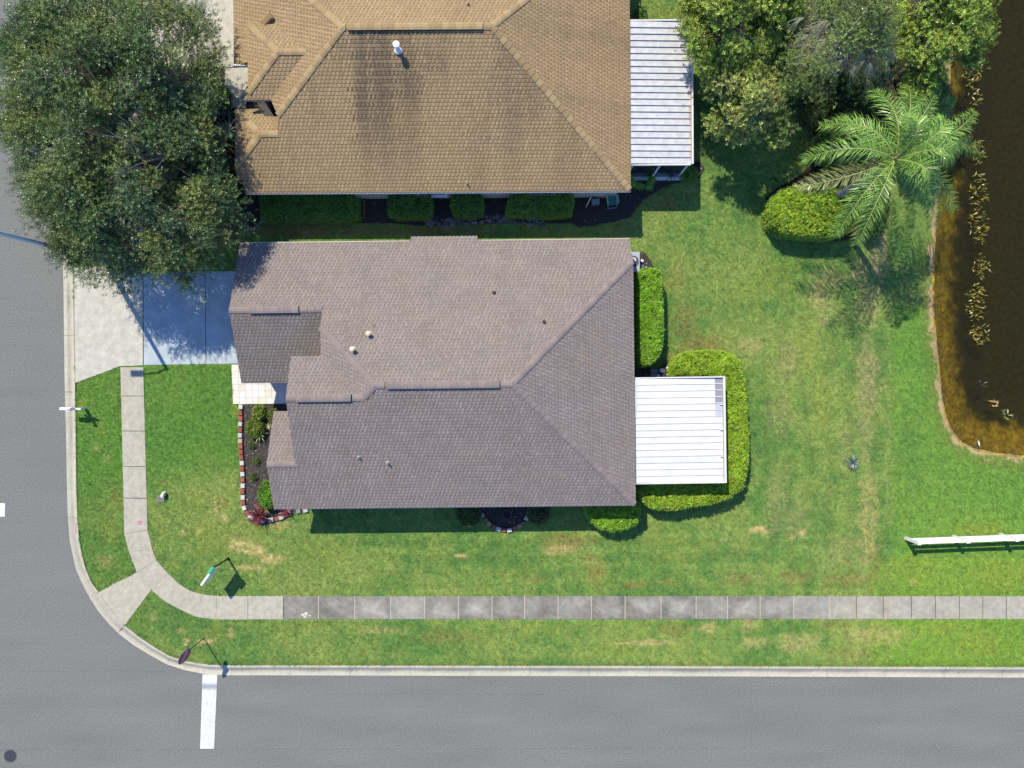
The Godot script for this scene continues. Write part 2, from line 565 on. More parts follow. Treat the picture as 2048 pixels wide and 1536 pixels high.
func walk_poly() -> PackedVector2Array:
	var p := plan(WALK_IN)
	p.append(flat(2500, 1190.5))
	p.append(flat(2500, 1238))
	for i in range(WALK_OUT.size() - 1, -1, -1):
		p.append(flat(WALK_OUT[i][0], WALK_OUT[i][1]))
	return p


func paint_zones() -> void:
	zone = PackedByteArray()
	zone.resize(ZW * ZH)
	zone.fill(1)
	fill_zone(plan(WOODS), 7)
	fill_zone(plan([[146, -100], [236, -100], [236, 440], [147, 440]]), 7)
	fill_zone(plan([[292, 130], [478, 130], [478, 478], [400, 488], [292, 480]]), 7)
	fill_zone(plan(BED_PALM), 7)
	fill_zone(pond_poly, 5)
	var lp := lawn_line.duplicate()
	lp.append_array(PackedVector2Array([Vector2(400, lawn_line[-1].y), Vector2(400, 60), Vector2(-400, 60), Vector2(-400, -60), Vector2(lawn_line[0].x, -60)]))
	fill_zone(lp, 2)
	for p in [DRIVE, DRIVE_BLUE, TILES, RAMP, [[237, 547], [237, -330], [286, -330], [286, 547]], [[141, -330], [141, 95], [237, 120], [370, 137], [450, 137], [450, 215], [500, 215], [500, -330]]]:
		fill_zone(plan(p), 3)
	fill_zone(walk_poly(), 3)
	for p in [BED, BED_ROUND, BED_NORTH, BED_EAST, BED_AC]:
		fill_zone(plan(p), 4)
	fill_zone(PackedVector2Array([Vector2(-12.6, -6.5), Vector2(5.3, -6.6), Vector2(5.4, 5.3), Vector2(-11, 5.3), Vector2(-11, 1.5), Vector2(-8, 1.5), Vector2(-8, -0.5), Vector2(-12.6, -0.5)]), 6)
	fill_zone(PackedVector2Array([Vector2(-12.4, -9.8), Vector2(5.4, -9.8), Vector2(5.4, -30), Vector2(-12.8, -30)]), 6)
	# colours of the soil and turf
	lawn_image = Image.create(ZW, ZH, false, Image.FORMAT_RGB8)
	var pat := []
	for p in PATCHES:
		var c := flat(p[0], p[1])
		pat.append([c.x, c.y, 38.5 / p[2], 38.5 / p[3], p[4], p[5]])
	# patch weights are stamped first, each in its own bounds
	var w0 := PackedFloat32Array()
	w0.resize(ZW * ZH * 5)
	for p in pat:
		var i0 := clampi(int((p[0] - 1.6 / p[2] + EXT_X) / (2 * EXT_X) * ZW), 0, ZW)
		var i1 := clampi(int((p[0] + 1.6 / p[2] + EXT_X) / (2 * EXT_X) * ZW) + 1, 0, ZW)
		var j0 := clampi(int((p[1] - 1.6 / p[3] + EXT_Z) / (2 * EXT_Z) * ZH), 0, ZH)
		var j1 := clampi(int((p[1] + 1.6 / p[3] + EXT_Z) / (2 * EXT_Z) * ZH) + 1, 0, ZH)
		for j in range(j0, j1):
			var z := (j + 0.5) / ZH * 2 * EXT_Z - EXT_Z
			for i in range(i0, i1):
				var x := (i + 0.5) / ZW * 2 * EXT_X - EXT_X
				var q := Vector2((x - p[0]) * p[2], (z - p[1]) * p[3]).length()
				q += 0.55 * nz2.get_noise_2d(x * 1.7 + 31.0, z * 1.7)
				var w: float = p[4] * smoothstep(1.15, 0.35, q)
				var at_: int = (j * ZW + i) * 5 + int(p[5])
				w0[at_] = maxf(w0[at_], w)
	var kinds := [lin(196, 176, 120, 0.68), lin(142, 122, 70, 0.66), lin(150, 160, 66, 0.66), lin(70, 118, 60, 0.66), lin(160, 154, 104, 0.66)]
	var edge_x := flat(1786, 800).x
	for j in ZH:
		var z := (j + 0.5) / ZH * 2 * EXT_Z - EXT_Z
		for i in ZW:
			var x := (i + 0.5) / ZW * 2 * EXT_X - EXT_X
			var id := zone[j * ZW + i]
			var col: Color
			if id == 5:
				var d := line_distance(Vector2(x, z), shore_line) if x < 31.5 else 3.0
				var nn := nz2.get_noise_2d(x, z)
				var b2 := nz2.get_noise_2d(x * 1.6 + 4.0, z * 1.6)
				var f := smoothstep(0.6, 1.9, d + nn * 0.6 - 0.45 * smoothstep(-1.0, 3.0, z) + (0.6 if z < -12.0 else 0.0))
				col = lin(166, 138, 34, 0.8 + 0.5 * b2).lerp(lin(48, 44, 12), f)
				col = lin(120, 106, 64).lerp(col, smoothstep(0.0, 0.3, d + nn * 0.35))
				col = col * (1.0 + 0.55 * nz3.get_noise_2d(x * 0.7, z * 0.7))
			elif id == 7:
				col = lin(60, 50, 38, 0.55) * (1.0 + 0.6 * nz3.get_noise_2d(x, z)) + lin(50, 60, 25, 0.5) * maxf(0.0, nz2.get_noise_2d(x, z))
			elif id == 4 or id == 6:
				col = lin(52, 46, 40, 0.6)
			else:
				var a := nz.get_noise_2d(x, z)
				var b := nz2.get_noise_2d(x, z)
				var s := nz2.get_noise_2d(x * 0.22 + 50.0, z * 2.2) * 0.5
				col = lin(101, 140, 64, 0.69).lerp(lin(134, 155, 77, 0.69), clampf(0.45 + 0.9 * a + 0.5 * b, 0, 1))
				col = col.lerp(lin(82, 124, 62, 0.66), clampf(-0.6 * b + 0.5 * s - 0.5 * a, 0, 0.9))
				if z > 7.6 and z < 11.2:
					col = col * (1.0 + 0.055 * sin(z * 8.2 + 2.5 * a) * smoothstep(-12.0, -6.0, x))
				if x > 12.0 and x < edge_x and z > -4.0:
					col = col * (1.0 + 0.055 * sin(x * 5.6 + 4.0 * a))
				if x > edge_x + 0.06 * b and z > -4.0:
					col = col.lerp(lin(104, 154, 54, 0.68), 0.64)
				if x > 18.5 and z > 9.0:
					col = col.lerp(lin(134, 164, 56, 0.68), 0.4)
				if x < -19.0 and z > -1.0:
					col = col.lerp(lin(98, 136, 54, 0.66), 0.5)
				if x < -13.0 and z > -1.0 and z < 8.5:
					col = col.lerp(lin(92, 142, 50, 0.67), 0.65 * smoothstep(7.5, 2.5, z + 3.0 * a))
				var base_i := (j * ZW + i) * 5
				for k in [3, 2, 4, 1, 0]:
					var w: float = w0[base_i + k]
					if w > 0.01:
						col = col.lerp(kinds[k], clampf(w * (0.8 + 0.7 * nz3.get_noise_2d(x * 0.6, z * 0.6)), 0, 1))
				col = col * (1.0 + 0.34 * nz3.get_noise_2d(x, z) + 0.16 * nz3.get_noise_2d(x * 0.4 + 9.0, z * 0.4))
				if x > 20.0:
					var d := line_distance(Vector2(x, z), shore_line)
					if d < 1.2:
						var e := d + 0.35 * b + 0.15 * nz3.get_noise_2d(x * 0.7, z * 0.7)
						col = col.lerp(lin(120, 140, 62, 0.62), 0.6 * smoothstep(1.0, 0.3, e))
						col = col.lerp(lin(178, 156, 112, 0.7), smoothstep(0.28, 0.05, e))
			lawn_image.set_pixel(i, j, srgb(col))


func lawn_color(x: float, z: float) -> Color:
	var i := clampi(int((x + EXT_X) / (2 * EXT_X) * ZW), 0, ZW - 1)
	var j := clampi(int((z + EXT_Z) / (2 * EXT_Z) * ZH), 0, ZH - 1)
	return lawn_image.get_pixel(i, j).srgb_to_linear()


func ground_height(x: float, z: float) -> float:
	var p := Vector2(x, z)
	var h := 0.012 * nz2.get_noise_2d(x * 0.6, z * 0.6)
	if x > 20.0 and Geometry2D.is_point_in_polygon(p, pond_poly):
		var d := line_distance(p, shore_line)
		return -0.10 - minf(1.3, d * 0.42) + 0.03 * nz2.get_noise_2d(x * 2.0, z * 2.0)
	if x > 20.0 and z < 8.0:
		var d := line_distance(p, shore_line)
		h -= 0.10 * smoothstep(1.2, 0.0, d)
	return h


func build_ground() -> void:
	var nx := 288
	var nzz := 220
	var mid_poly := mid_line.duplicate()
	mid_poly.append_array(PackedVector2Array([Vector2(400, mid_line[-1].y), Vector2(400, 60), Vector2(-400, 60), Vector2(-400, -60), Vector2(mid_line[0].x, -60)]))
	var vs := PackedVector3Array()
	var uv := PackedVector2Array()
	var idx := PackedInt32Array()
	for j in nzz + 1:
		var z := -27.5 + 55.0 * j / nzz
		for i in nx + 1:
			var x := -36.0 + 72.0 * i / nx
			var h := 0.0
			if (x < -17.5 or z > 10.5) and Geometry2D.is_point_in_polygon(Vector2(x, z), mid_poly):
				h = -0.25
			else:
				h = ground_height(x, z)
				var id := zone_at(x, z)
				if id == 3 or id == 4:
					h = -0.03
				elif id == 2:
					h = -0.16
			vs.append(Vector3(x, h, z))
			uv.append(Vector2(clampf((x + EXT_X) / (2 * EXT_X), 0.002, 0.998), clampf((z + EXT_Z) / (2 * EXT_Z), 0.002, 0.998)))
	for j in nzz:
		for i in nx:
			var a := j * (nx + 1) + i
			for q in [a, a + 1, a + nx + 2, a, a + nx + 2, a + nx + 1]:
				idx.append(q)
	var st := SurfaceTool.new()
	st.begin(Mesh.PRIMITIVE_TRIANGLES)
	for i in vs.size():
		st.set_uv(uv[i])
		st.add_vertex(vs[i])
	for q in idx:
		st.add_index(q)
	st.generate_normals()
	var gm := mat(Color.WHITE, 0.95, false)
	gm.albedo_texture = ImageTexture.create_from_image(lawn_image)
	gm.texture_repeat = false
	var o := MeshInstance3D.new()
	o.name = "ground"
	o.mesh = st.commit()
	o.material_override = gm
	o.set_meta("kind", "structure")
	add_child(o)
	var far := MB.new()
	var c := Color(0.085, 0.13, 0.04)
	for r in [[-400, -400, 400, -27.5], [-400, 27.5, 400, 400], [-400, -27.5, -36, 27.5], [36, -27.5, 400, 27.5]]:
		far.quad(Vector3(r[0], -0.2, r[1]), Vector3(r[2], -0.2, r[1]), Vector3(r[2], -0.2, r[3]), Vector3(r[0], -0.2, r[3]), c)
	put(far, "far_ground", self, mat(Color.WHITE, 0.95, true, noise_tex(80, 4, Color(0.7, 0.7, 0.6), Color(1, 1, 1), 256, 5), 9.0)).set_meta("kind", "structure")


func build_road() -> void:
	# asphalt: one sheet, with the tar seams and wheel tracks as slightly different asphalt
	var mb := MB.new()
	var step := 0.5
	var near := PackedVector2Array([Vector2(-36, -28.5), Vector2(-36, 27.5), Vector2(36, 27.5), Vector2(36, -28.5)])
	for zi in 112:
		var z0 := -28.5 + zi * step
		for xi in 144:
			var x0 := -36.0 + xi * step
			if x0 > -19.0 and z0 < 13.5:
				continue
			var cell := PackedVector2Array([Vector2(x0, z0), Vector2(x0 + step, z0), Vector2(x0 + step, z0 + step), Vector2(x0, z0 + step)])
			var inside := 0
			for p in cell:
				if Geometry2D.is_point_in_polygon(p, road_poly):
					inside += 1
			if inside == 0:
				continue
			var polys := [cell]
			if inside < 4:
				polys = Geometry2D.intersect_polygons(cell, road_poly)
			for poly in polys:
				var idx := Geometry2D.triangulate_polygon(poly)
				for k in range(0, idx.size(), 3):
					var turn: bool = (poly[idx[k + 1]] - poly[idx[k]]).cross(poly[idx[k + 2]] - poly[idx[k]]) < 0.0
					for q in ([0, 2, 1] if turn else [0, 1, 2]):
						var p: Vector2 = poly[idx[k + q]]
						mb.v.append(Vector3(p.x, -0.1, p.y))
						mb.n.append(Vector3.UP)
						var t := 0.9 + 0.035 * nz.get_noise_2d(p.x * 0.6, p.y * 0.6) + 0.11 * nz2.get_noise_2d(p.x * 0.12, p.y * 1.1) * (1.0 if p.y > 13.0 else 0.4)
						mb.c.append(Color(t, t * 0.998, t * 0.99))
	put(mb, "street", self, M.asphalt).set_meta("kind", "structure")
	var far := MB.new()
	far.quad(Vector3(36, -0.1, 15.1), Vector3(400, -0.1, 15.1), Vector3(400, -0.1, 27.5), Vector3(36, -0.1, 27.5), Color.WHITE)
	far.quad(Vector3(-400, -0.1, -28.5), Vector3(-36, -0.1, -28.5), Vector3(-36, -0.1, 27.5), Vector3(-400, -0.1, 27.5), Color.WHITE)
	put(far, "street", self, M.asphalt).set_meta("kind", "structure")
	# seams in the asphalt
	var seams := MB.new()
	for s in [[[-20, 1343], [120, 1344], [230, 1342], [330, 1345]], [[-20, 1501], [400, 1501], [900, 1500], [1500, 1498]], [[1503, 1362], [1505, 1420], [1504, 1500]], [[660, 1390], [900, 1389], [1100, 1391]]]:
		for i in s.size() - 1:
			var a := flat(s[i][0], s[i][1])
			var b := flat(s[i + 1][0], s[i + 1][1])
			var n := int(a.distance_to(b) / 0.3)
			for k in n:
				var p := a.lerp(b, float(k) / n)
				var q := a.lerp(b, float(k + 1) / n)
				var off := Vector2(0.03 * nz3.get_noise_2d(p.x, p.y), 0.03 * nz3.get_noise_2d(p.y, p.x))
				var w := (q - p).orthogonal().normalized() * 0.012 * (1.0 + nz3.get_noise_2d(p.x, 3.0))
				if rr(0, 1) < 0.8:
					seams.quad(Vector3(p.x + off.x - w.x, -0.096, p.y + off.y - w.y), Vector3(q.x + off.x - w.x, -0.096, q.y + off.y - w.y), Vector3(q.x + off.x + w.x, -0.096, q.y + off.y + w.y), Vector3(p.x + off.x + w.x, -0.096, p.y + off.y + w.y), Color(0.72, 0.72, 0.73))
	for k in 90:   # old oil drips and tar spots
		var p := Vector2(rr(-26, 27), rr(14.8, 20.5)) if k > 30 else Vector2(rr(-27, -23.8), rr(-6, 15))
		var r := rr(0.01, 0.035)
		seams.lathe(Vector3(p.x, -0.096, p.y), [[r, 0.0], [0.0, 0.0]], 7, Color(0.35, 0.35, 0.36) if k % 5 > 0 else Color(1.0, 1.0, 0.97))
	put(seams, "street_seam", self, M.asphalt).set_meta("kind", "structure")

	# kerb: rolled section in segments
	var kerb := ground_piece("kerb")
	var prof := [[0.0, -0.085], [0.22, -0.115], [0.42, -0.135], [0.6, -0.09], [0.78, 0.0], [0.9, 0.018], [1.0, 0.012]]
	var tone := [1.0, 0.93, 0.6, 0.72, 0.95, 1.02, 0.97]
	var line_a := PackedVector2Array()
	var line_b := PackedVector2Array()
	for i in KERB.size() - 1:
		var n := maxi(1, int(road_line[i].distance_to(road_line[i + 1]) / 0.5))
		for k in n:
			line_a.append(road_line[i].lerp(road_line[i + 1], float(k) / n))
			line_b.append(lawn_line[i].lerp(lawn_line[i + 1], float(k) / n))
	line_a.append(road_line[-1])
	line_b.append(lawn_line[-1])
	var seg := MB.new()
	var run := 0.0
	var fresh := 1.0
	for i in line_a.size() - 1:
		var d := line_a[i].distance_to(line_a[i + 1])
		var a0 := line_a[i]
		var b0 := line_b[i]
		var a1 := line_a[i + 1]
		var b1 := line_b[i + 1]
		var drive := flat(148, 530).y < a0.y and a0.y < flat(148, 768).y and a0.x < -20.0
		var ramp := a0.distance_to(flat(205, 1225)) < 1.3
		run += d
		var last := run > 2.9
		if last:
			var cut := 1.0 - 0.012 / d
			a1 = a0.lerp(a1, cut)
			b1 = b0.lerp(b1, cut)
		for k in prof.size() - 1:
			var y0: float = prof[k][1]
			var y1: float = prof[k + 1][1]
			if drive or ramp:
				y0 = lerpf(y0, -0.09 + 0.08 * prof[k][0], 0.75)
				y1 = lerpf(y1, -0.09 + 0.08 * prof[k + 1][0], 0.75)
			var p0 := a0.lerp(b0, prof[k][0])
			var p1 := a0.lerp(b0, prof[k + 1][0])
			var q0 := a1.lerp(b1, prof[k][0])
			var q1 := a1.lerp(b1, prof[k + 1][0])
			var cs := []
			for p in [[p0, k], [q0, k], [q1, k + 1], [p1, k + 1]]:
				var pp: Vector2 = p[0]
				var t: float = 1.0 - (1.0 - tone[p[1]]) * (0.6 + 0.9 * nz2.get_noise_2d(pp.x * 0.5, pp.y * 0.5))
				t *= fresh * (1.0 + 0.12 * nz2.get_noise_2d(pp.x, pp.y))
				var g := Color(t, t, t)
				if p[1] >= 4:
					var o := clampf(0.5 + nz.get_noise_2d(pp.x * 2, pp.y * 2), 0, 1) * 0.10
					g = Color(t * (1 + o * 0.4), t * (1 - o * 0.2), t * (1 - o * 1.1))
				cs.append(g)
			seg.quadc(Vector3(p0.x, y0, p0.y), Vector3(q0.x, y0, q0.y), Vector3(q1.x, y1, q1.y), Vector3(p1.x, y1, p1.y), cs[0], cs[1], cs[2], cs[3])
		seg.quad(Vector3(b0.x, 0.012, b0.y), Vector3(b1.x, 0.012, b1.y), Vector3(b1.x, -0.3, b1.y), Vector3(b0.x, -0.3, b0.y), Color(0.8, 0.8, 0.8))
		seg.quad(Vector3(a0.x, -0.085, a0.y), Vector3(a1.x, -0.085, a1.y), Vector3(a1.x, -0.3, a1.y), Vector3(a0.x, -0.3, a0.y), Color(0.8, 0.8, 0.8))
		if last or i == line_a.size() - 2:
			put(seg, "kerb_segment", kerb, M.kerb)
			seg = MB.new()
			run = 0.0
			fresh = rr(0.93, 1.05)


# a concrete slab from four plan corners, with chamfered edges and its own staining
func add_slab(parent: Node, c: Array, y: float, m: Material, tint: Color, stain: float, called := "slab", joint := 0.012) -> void:
	var p: Array[Vector2] = []
	var mid := Vector2.ZERO
	for q in c:
		p.append(q)
		mid += q / 4.0
	for i in 4:
		p[i] = p[i] + (mid - p[i]).normalized() * joint * 1.4
	var mb := MB.new()
	var nu := clampi(int(p[0].distance_to(p[1]) / 0.13), 2, 14)
	var nv := clampi(int(p[1].distance_to(p[2]) / 0.13), 2, 14)
	var lift := rr(-0.004, 0.004)
	var cols := []
	var pts := []
	for v in nv + 1:
		for u in nu + 1:
			var fu := float(u) / nu
			var fv := float(v) / nv
			var q := p[0].lerp(p[1], fu).lerp(p[3].lerp(p[2], fu), fv)
			var edge := minf(minf(fu, 1 - fu), minf(fv, 1 - fv))
			var n := nz2.get_noise_2d(q.x * 0.9, q.y * 0.9)
			var t := 1.0 + 0.06 * n - stain * (0.46 - 0.16 * n - 0.34 * smoothstep(0.0, 0.4, edge) * (0.55 + 1.2 * nz.get_noise_2d(q.x * 1.3, q.y * 1.3)) - 0.10 * nz3.get_noise_2d(q.x, q.y))
			t = clampf(t, 0.3, 1.15)
			var warm := 0.05 * nz2.get_noise_2d(q.y * 1.3, q.x * 1.3)
			cols.append(Color(tint.r * t * (1 + warm), tint.g * t, tint.b * t * (1 - warm)))
			pts.append(Vector3(q.x, y + lift, q.y))
	for v in nv:
		for u in nu:
			var a := v * (nu + 1) + u
			mb.quadc(pts[a], pts[a + 1], pts[a + nu + 2], pts[a + nu + 1], cols[a], cols[a + 1], cols[a + nu + 2], cols[a + nu + 1])
	for i in 4:
		var a := p[i]
		var b := p[(i + 1) % 4]
		mb.quad(Vector3(a.x, y + lift, a.y), Vector3(b.x, y + lift, b.y), Vector3(b.x, y - 0.12, b.y), Vector3(a.x, y - 0.12, a.y), tint * 0.7)
	put(mb, called, parent, m)


func build_paving() -> void:
	# the sidewalk, slab by slab
	var walk := ground_piece("sidewalk")
	var ys := [734.0, 792.0, 862.0, 933.0, 996.0, 1064.0]
	for i in ys.size() - 1:
		var a0 := lerpf(241, 249, (ys[i] - 734.0) / 330.0)
		var a1 := lerpf(241, 249, (ys[i + 1] - 734.0) / 330.0)
		var b0 := lerpf(287.5, 296, (ys[i] - 734.0) / 330.0)
		var b1 := lerpf(287.5, 296, (ys[i + 1] - 734.0) / 330.0)
		if i == 4:
			add_slab(walk, [flat(a0, ys[i]), flat(b0, ys[i] + 1), flat(296, 1060), flat(249, 1068)], 0.03, M.concrete, Color(1.0, 0.97, 0.95), 0.08)
		else:
			add_slab(walk, [flat(a0, ys[i]), flat(b0, ys[i]), flat(b1, ys[i + 1]), flat(a1, ys[i + 1])], 0.03, M.concrete, Color(1.0, 0.98, 0.95), 0.08)
	# curved slabs
	var curved := [[[249, 1068], [296, 1060], [305, 1098], [258.6, 1103.7]], [[258.6, 1103.7], [305, 1098], [314, 1121], [274, 1144]], [[274, 1144], [314, 1121], [337, 1146.6], [303, 1179]], [[303, 1179], [337, 1146.6], [359, 1167.5], [330, 1202.5]], [[330, 1202.5], [359, 1167.5], [380, 1181], [359, 1218]], [[359, 1218], [380, 1181], [405, 1188.5], [393, 1233.5]], [[393, 1233.5], [405, 1188.5], [434, 1191.5], [432, 1238.5]], [[432, 1238.5], [434, 1191.5], [496, 1192], [496, 1239]]]
	for q in curved:
		var c := []
		for p in q:
			c.append(flat(p[0], p[1]))
		add_slab(walk, c, 0.03, M.concrete, Color(1.0, 0.97, 0.93), 0.08, "slab", 0.004)
	var xs := [496, 567, 637, 709, 781, 849, 917, 984, 1049, 1116, 1183, 1250, 1322, 1392, 1455, 1520, 1587, 1658, 1712, 1766, 1822, 1870, 1918, 1965, 2012, 2060, 2110, 2160]
	for i in xs.size() - 1:
		var dirt := 0.08
		var tint := Color(1.0, 0.98, 0.95)
		if xs[i] >= 560 and xs[i] < 1650:
			dirt = 0.98 + 0.30 * nz2.get_noise_2d(xs[i] * 0.013, 2.0) + rr(-0.06, 0.06)
			tint = Color(0.93, 0.93, 0.95)
			if xs[i] == 1587 or xs[i] == 781:
				dirt = 0.62
		elif xs[i] >= 1650:
			dirt = 0.5 - 0.25 * (xs[i] - 1650) / 500.0
		add_slab(walk, [flat(xs[i], 1191.5), flat(xs[i + 1], 1191.5), flat(xs[i + 1], 1238.5), flat(xs[i], 1238.5)], 0.03, M.concrete, tint, dirt, "slab", 0.02 if dirt > 0.3 else 0.01)
	# slabs north of the driveway, mostly under the oak
	var y := 545.0
	while y > -320.0:
		add_slab(walk, [flat(236, y - 70), flat(285, y - 70), flat(286, y), flat(237, y)], 0.03, M.concrete, Color(1.0, 0.98, 0.95), 0.1)
		y -= 71.0
	var sub := MB.new()
	for s in [[[499, 1192.5], [2160, 1192.5], [2160, 1237.5], [499, 1237.5]], [[242, 736], [286, 736], [294, 1060], [250, 1060]]]:
		var c := plan(s)
		sub.quad(Vector3(c[0].x, -0.02, c[0].y), Vector3(c[1].x, -0.02, c[1].y), Vector3(c[2].x, -0.02, c[2].y), Vector3(c[3].x, -0.02, c[3].y), Color(0.10, 0.09, 0.07))
	put(sub, "joint_filler", walk, M.plain)
	sub = MB.new()
	for x in xs:
		if x > 600 and x < 1700:
			var c := plan([[x - 0.8, 1191.5], [x + 0.8, 1191.5], [x + 0.8, 1238.5], [x - 0.8, 1238.5]])
			sub.quad(Vector3(c[0].x, 0.018, c[0].y), Vector3(c[1].x, 0.018, c[1].y), Vector3(c[2].x, 0.018, c[2].y), Vector3(c[3].x, 0.018, c[3].y), Color(0.36, 0.33, 0.27))
	put(sub, "joint_mortar", walk, M.plain)
	sub = MB.new()
	for q in [[606, 1229, 0.10], [613, 1227, 0.12], [620, 1231, 0.07], [610, 1233, 0.09]]:
		var c := at(q[0], q[1])
		var pts := PackedVector2Array()
		for i in 11:
			var a := TAU * i / 11
			var r: float = q[2] * rr(0.7, 1.15)
			pts.append(Vector2(c.x + cos(a) * r, c.z + sin(a) * r * 0.8))
		sub.slab(pts, 0.03, 0.037 + 0.001 * (q[0] - 606) / 4.0, Color(0.40, 0.375, 0.32), false)
	put(sub, "cement_patch", walk, M.plain)
	# the ramp to the corner
	var ramp := MB.new()
	var rp := plan(RAMP)
	var idx := Geometry2D.triangulate_polygon(rp)
	var toe := flat(222, 1220)
	for k in range(0, idx.size(), 3):
		var turn: bool = (rp[idx[k + 1]] - rp[idx[k]]).cross(rp[idx[k + 2]] - rp[idx[k]]) < 0.0
		for q in ([0, 2, 1] if turn else [0, 1, 2]):
			var p := rp[idx[k + q]]
			ramp.v.append(Vector3(p.x, lerpf(-0.012, 0.027, smoothstep(0.3, 1.8, p.distance_to(toe))), p.y))
			ramp.n.append(Vector3.UP)
			ramp.c.append(Color(1.0, 0.97, 0.92))
	var rnode := put(ramp, "kerb_ramp", self, M.concrete)
	rnode.set_meta("kind", "structure")
	# driveways
	var drive := ground_piece("driveway")
	var mb := MB.new()
	mb.slab(plan([[148.5, 535], [149, 648], [151, 766], [240, 732.5], [286, 730.5], [285.3, 546], [237, 547], [205, 533]]), -0.1, 0.014, Color.WHITE)
	put(mb, "drive_apron", drive, M.drive)
	for s in [[[287, 543.5], [409.5, 543], [411.5, 728], [288.3, 730]], [[411, 543], [478, 542.5], [478, 727], [412.8, 728]]]:
		mb = MB.new()
		mb.slab(plan(s), -0.1, 0.02, Color.WHITE)
		put(mb, "painted_slab", drive, M.blue)
	var d2 := ground_piece("driveway")
	for s in [[[141, -330], [141, 95], [236, 118], [236, -330]], [[287, -330], [287, 122], [394, 135], [394, -330]], [[395, -330], [395, 135], [474, 134], [474, -330]]]:
		mb = MB.new()
		mb.slab(plan(s), -0.1, 0.016, Color(1.0, 0.99, 0.96))
		put(mb, "drive_slab", d2, M.drive)
	mb = MB.new()
	mb.slab(plan([[450, 136], [502, 136], [502, 216], [452, 216]]), -0.1, 0.022, Color(0.92, 0.92, 0.94))
	put(mb, "entry_walk", d2, M.drive)
	# tiled entry walk: each tile
	var path := ground_piece("tiled_path")
	var bed := MB.new()
	bed.slab(plan([[462.5, 729], [466, 808.5], [640, 806], [640, 726]]), -0.1, 0.012, Color.WHITE)
	put(bed, "grout_bed", path, M.grout)
	for j in 6:
		for i in 13:
			var x0 := 463.5 + i * 13.05 + j * 0.55
			var y0 := 729.8 + j * 13.1 - i * 0.1
			if x0 > 620 or (y0 < 745 and x0 > 520):
				continue
			var c := [flat(x0, y0), flat(x0 + 12.6, y0), flat(x0 + 12.7, y0 + 12.6), flat(x0 + 0.2, y0 + 12.7)]
			var t := rr(0.93, 1.03)
			var tile := MB.new()
			tile.slab(PackedVector2Array(c), 0.0, 0.02 + rr(-0.001, 0.001), Color(t, t * rr(0.98, 1.0), t * (0.90 if i == 0 else rr(0.94, 1.0))))
			put(tile, "tile", path, M.tile)


func build_pond() -> void:
	var mb := MB.new()
	var poly := pond_poly.duplicate()
	for i in poly.size():
		if i < SHORE.size():
			poly[i].x -= 0.25
			if i > 14:
				poly[i].y += 0.25
	mb.slab(poly, -0.17, -0.15, Color.WHITE, false)
	var o := put(mb, "pond_water", self, M.water)
	o.set_meta("kind", "structure")
	# stones on the shallow bottom and pebbles along the edge
	var st := MB.new()
	var cr := Crowd.new()
	st.lathe(Vector3.ZERO, [[1.0, 0.0], [0.8, 0.35], [0.3, 0.5], [0.0, 0.52]], 7, Color.WHITE)
	for k in 200:
		var i := rng.randi_range(8, SHORE.size() - 4)
		var p := shore_line[i].lerp(shore_line[i + 1], rng.randf())
		var inward := (shore_line[i + 1] - shore_line[i]).orthogonal().normalized()
		if not Geometry2D.is_point_in_polygon(p + inward * 0.3, pond_poly):
			inward = -inward
		var d := rr(-0.05, 1.0) * rr(0.2, 1.0)
		var q := p + inward * d
		var s := rr(0.015, 0.05) if d < 0.25 else rr(0.04, 0.16)
		var b := Basis(Vector3.UP, rr(0, TAU)).scaled(Vector3(s, s * 0.6, s * rr(0.6, 1.0)))
		cr.add(Transform3D(b, Vector3(q.x, ground_height(q.x, q.y) - 0.01, q.y)), lin(178, 140, 40, rr(0.5, 0.95)) if d > 0.25 else lin(160, 145, 120, rr(0.4, 1.0)))
	put_crowd(cr, "shore_stones", self, mesh_of(st), M.plain)


func build_beds() -> void:
	for p in [BED, BED_ROUND, BED_NORTH, BED_EAST, BED_AC]:
		var mb := MB.new()
		mb.slab(plan(p), -0.1, 0.0, Color(1.35, 1.3, 1.22) if p == BED else Color.WHITE)
		put(mb, "planting_bed", self, M.mulch).set_meta("kind", "structure")
	# bark chips and pale gravel specks
	var chip := MB.new()
	chip.box(Vector3.ZERO, Vector3(0.035, 0.006, 0.013), Basis.IDENTITY, Color.WHITE)
	var cr := Crowd.new()
	for q in [[BED, 5200, 1.0], [BED_ROUND, 900, 0.8], [BED_NORTH, 3500, 0.7], [BED_AC, 250, 1.0], [BED_EAST, 300, 1.1]]:
		var poly := plan(q[0])
		var r := bounds(poly)
		for k in q[1]:
			var p := Vector2(rr(r.position.x, r.end.x), rr(r.position.y, r.end.y))
			if not Geometry2D.is_point_in_polygon(p, poly):
				continue
			var g: float = rr(0.02, 0.11) * q[2]
			var col := Color(g * 1.08, g * 0.98, g * 0.9)
			if rng.randf() < 0.025:
				col = Color(0.4, 0.36, 0.32)
			cr.add(Transform3D(turned(rr(0, TAU), rr(0, 0.7), rr(0, TAU), rr(0.5, 1.3)), Vector3(p.x, rr(0.004, 0.02), p.y)), col)
	put_crowd(cr, "mulch_chips", self, mesh_of(chip), M.plain)


# ---------------------------------------------------------------- roofs
# A roof face: plan outline (x, z), the way water runs (unit), and the height at a point of it.
class Face:
	var poly: PackedVector2Array
	var down: Vector2
	var at_: Vector2
	var h: float

	func _init(points: Array, d: Vector2, p: Vector2, hh: float) -> void:
		for q in points:
			poly.append(Vector2(q[0], q[1]))
		down = d
		at_ = p
		h = hh

	func y(p: Vector2) -> float:
		return h - 0.42 * (p - at_).dot(down)


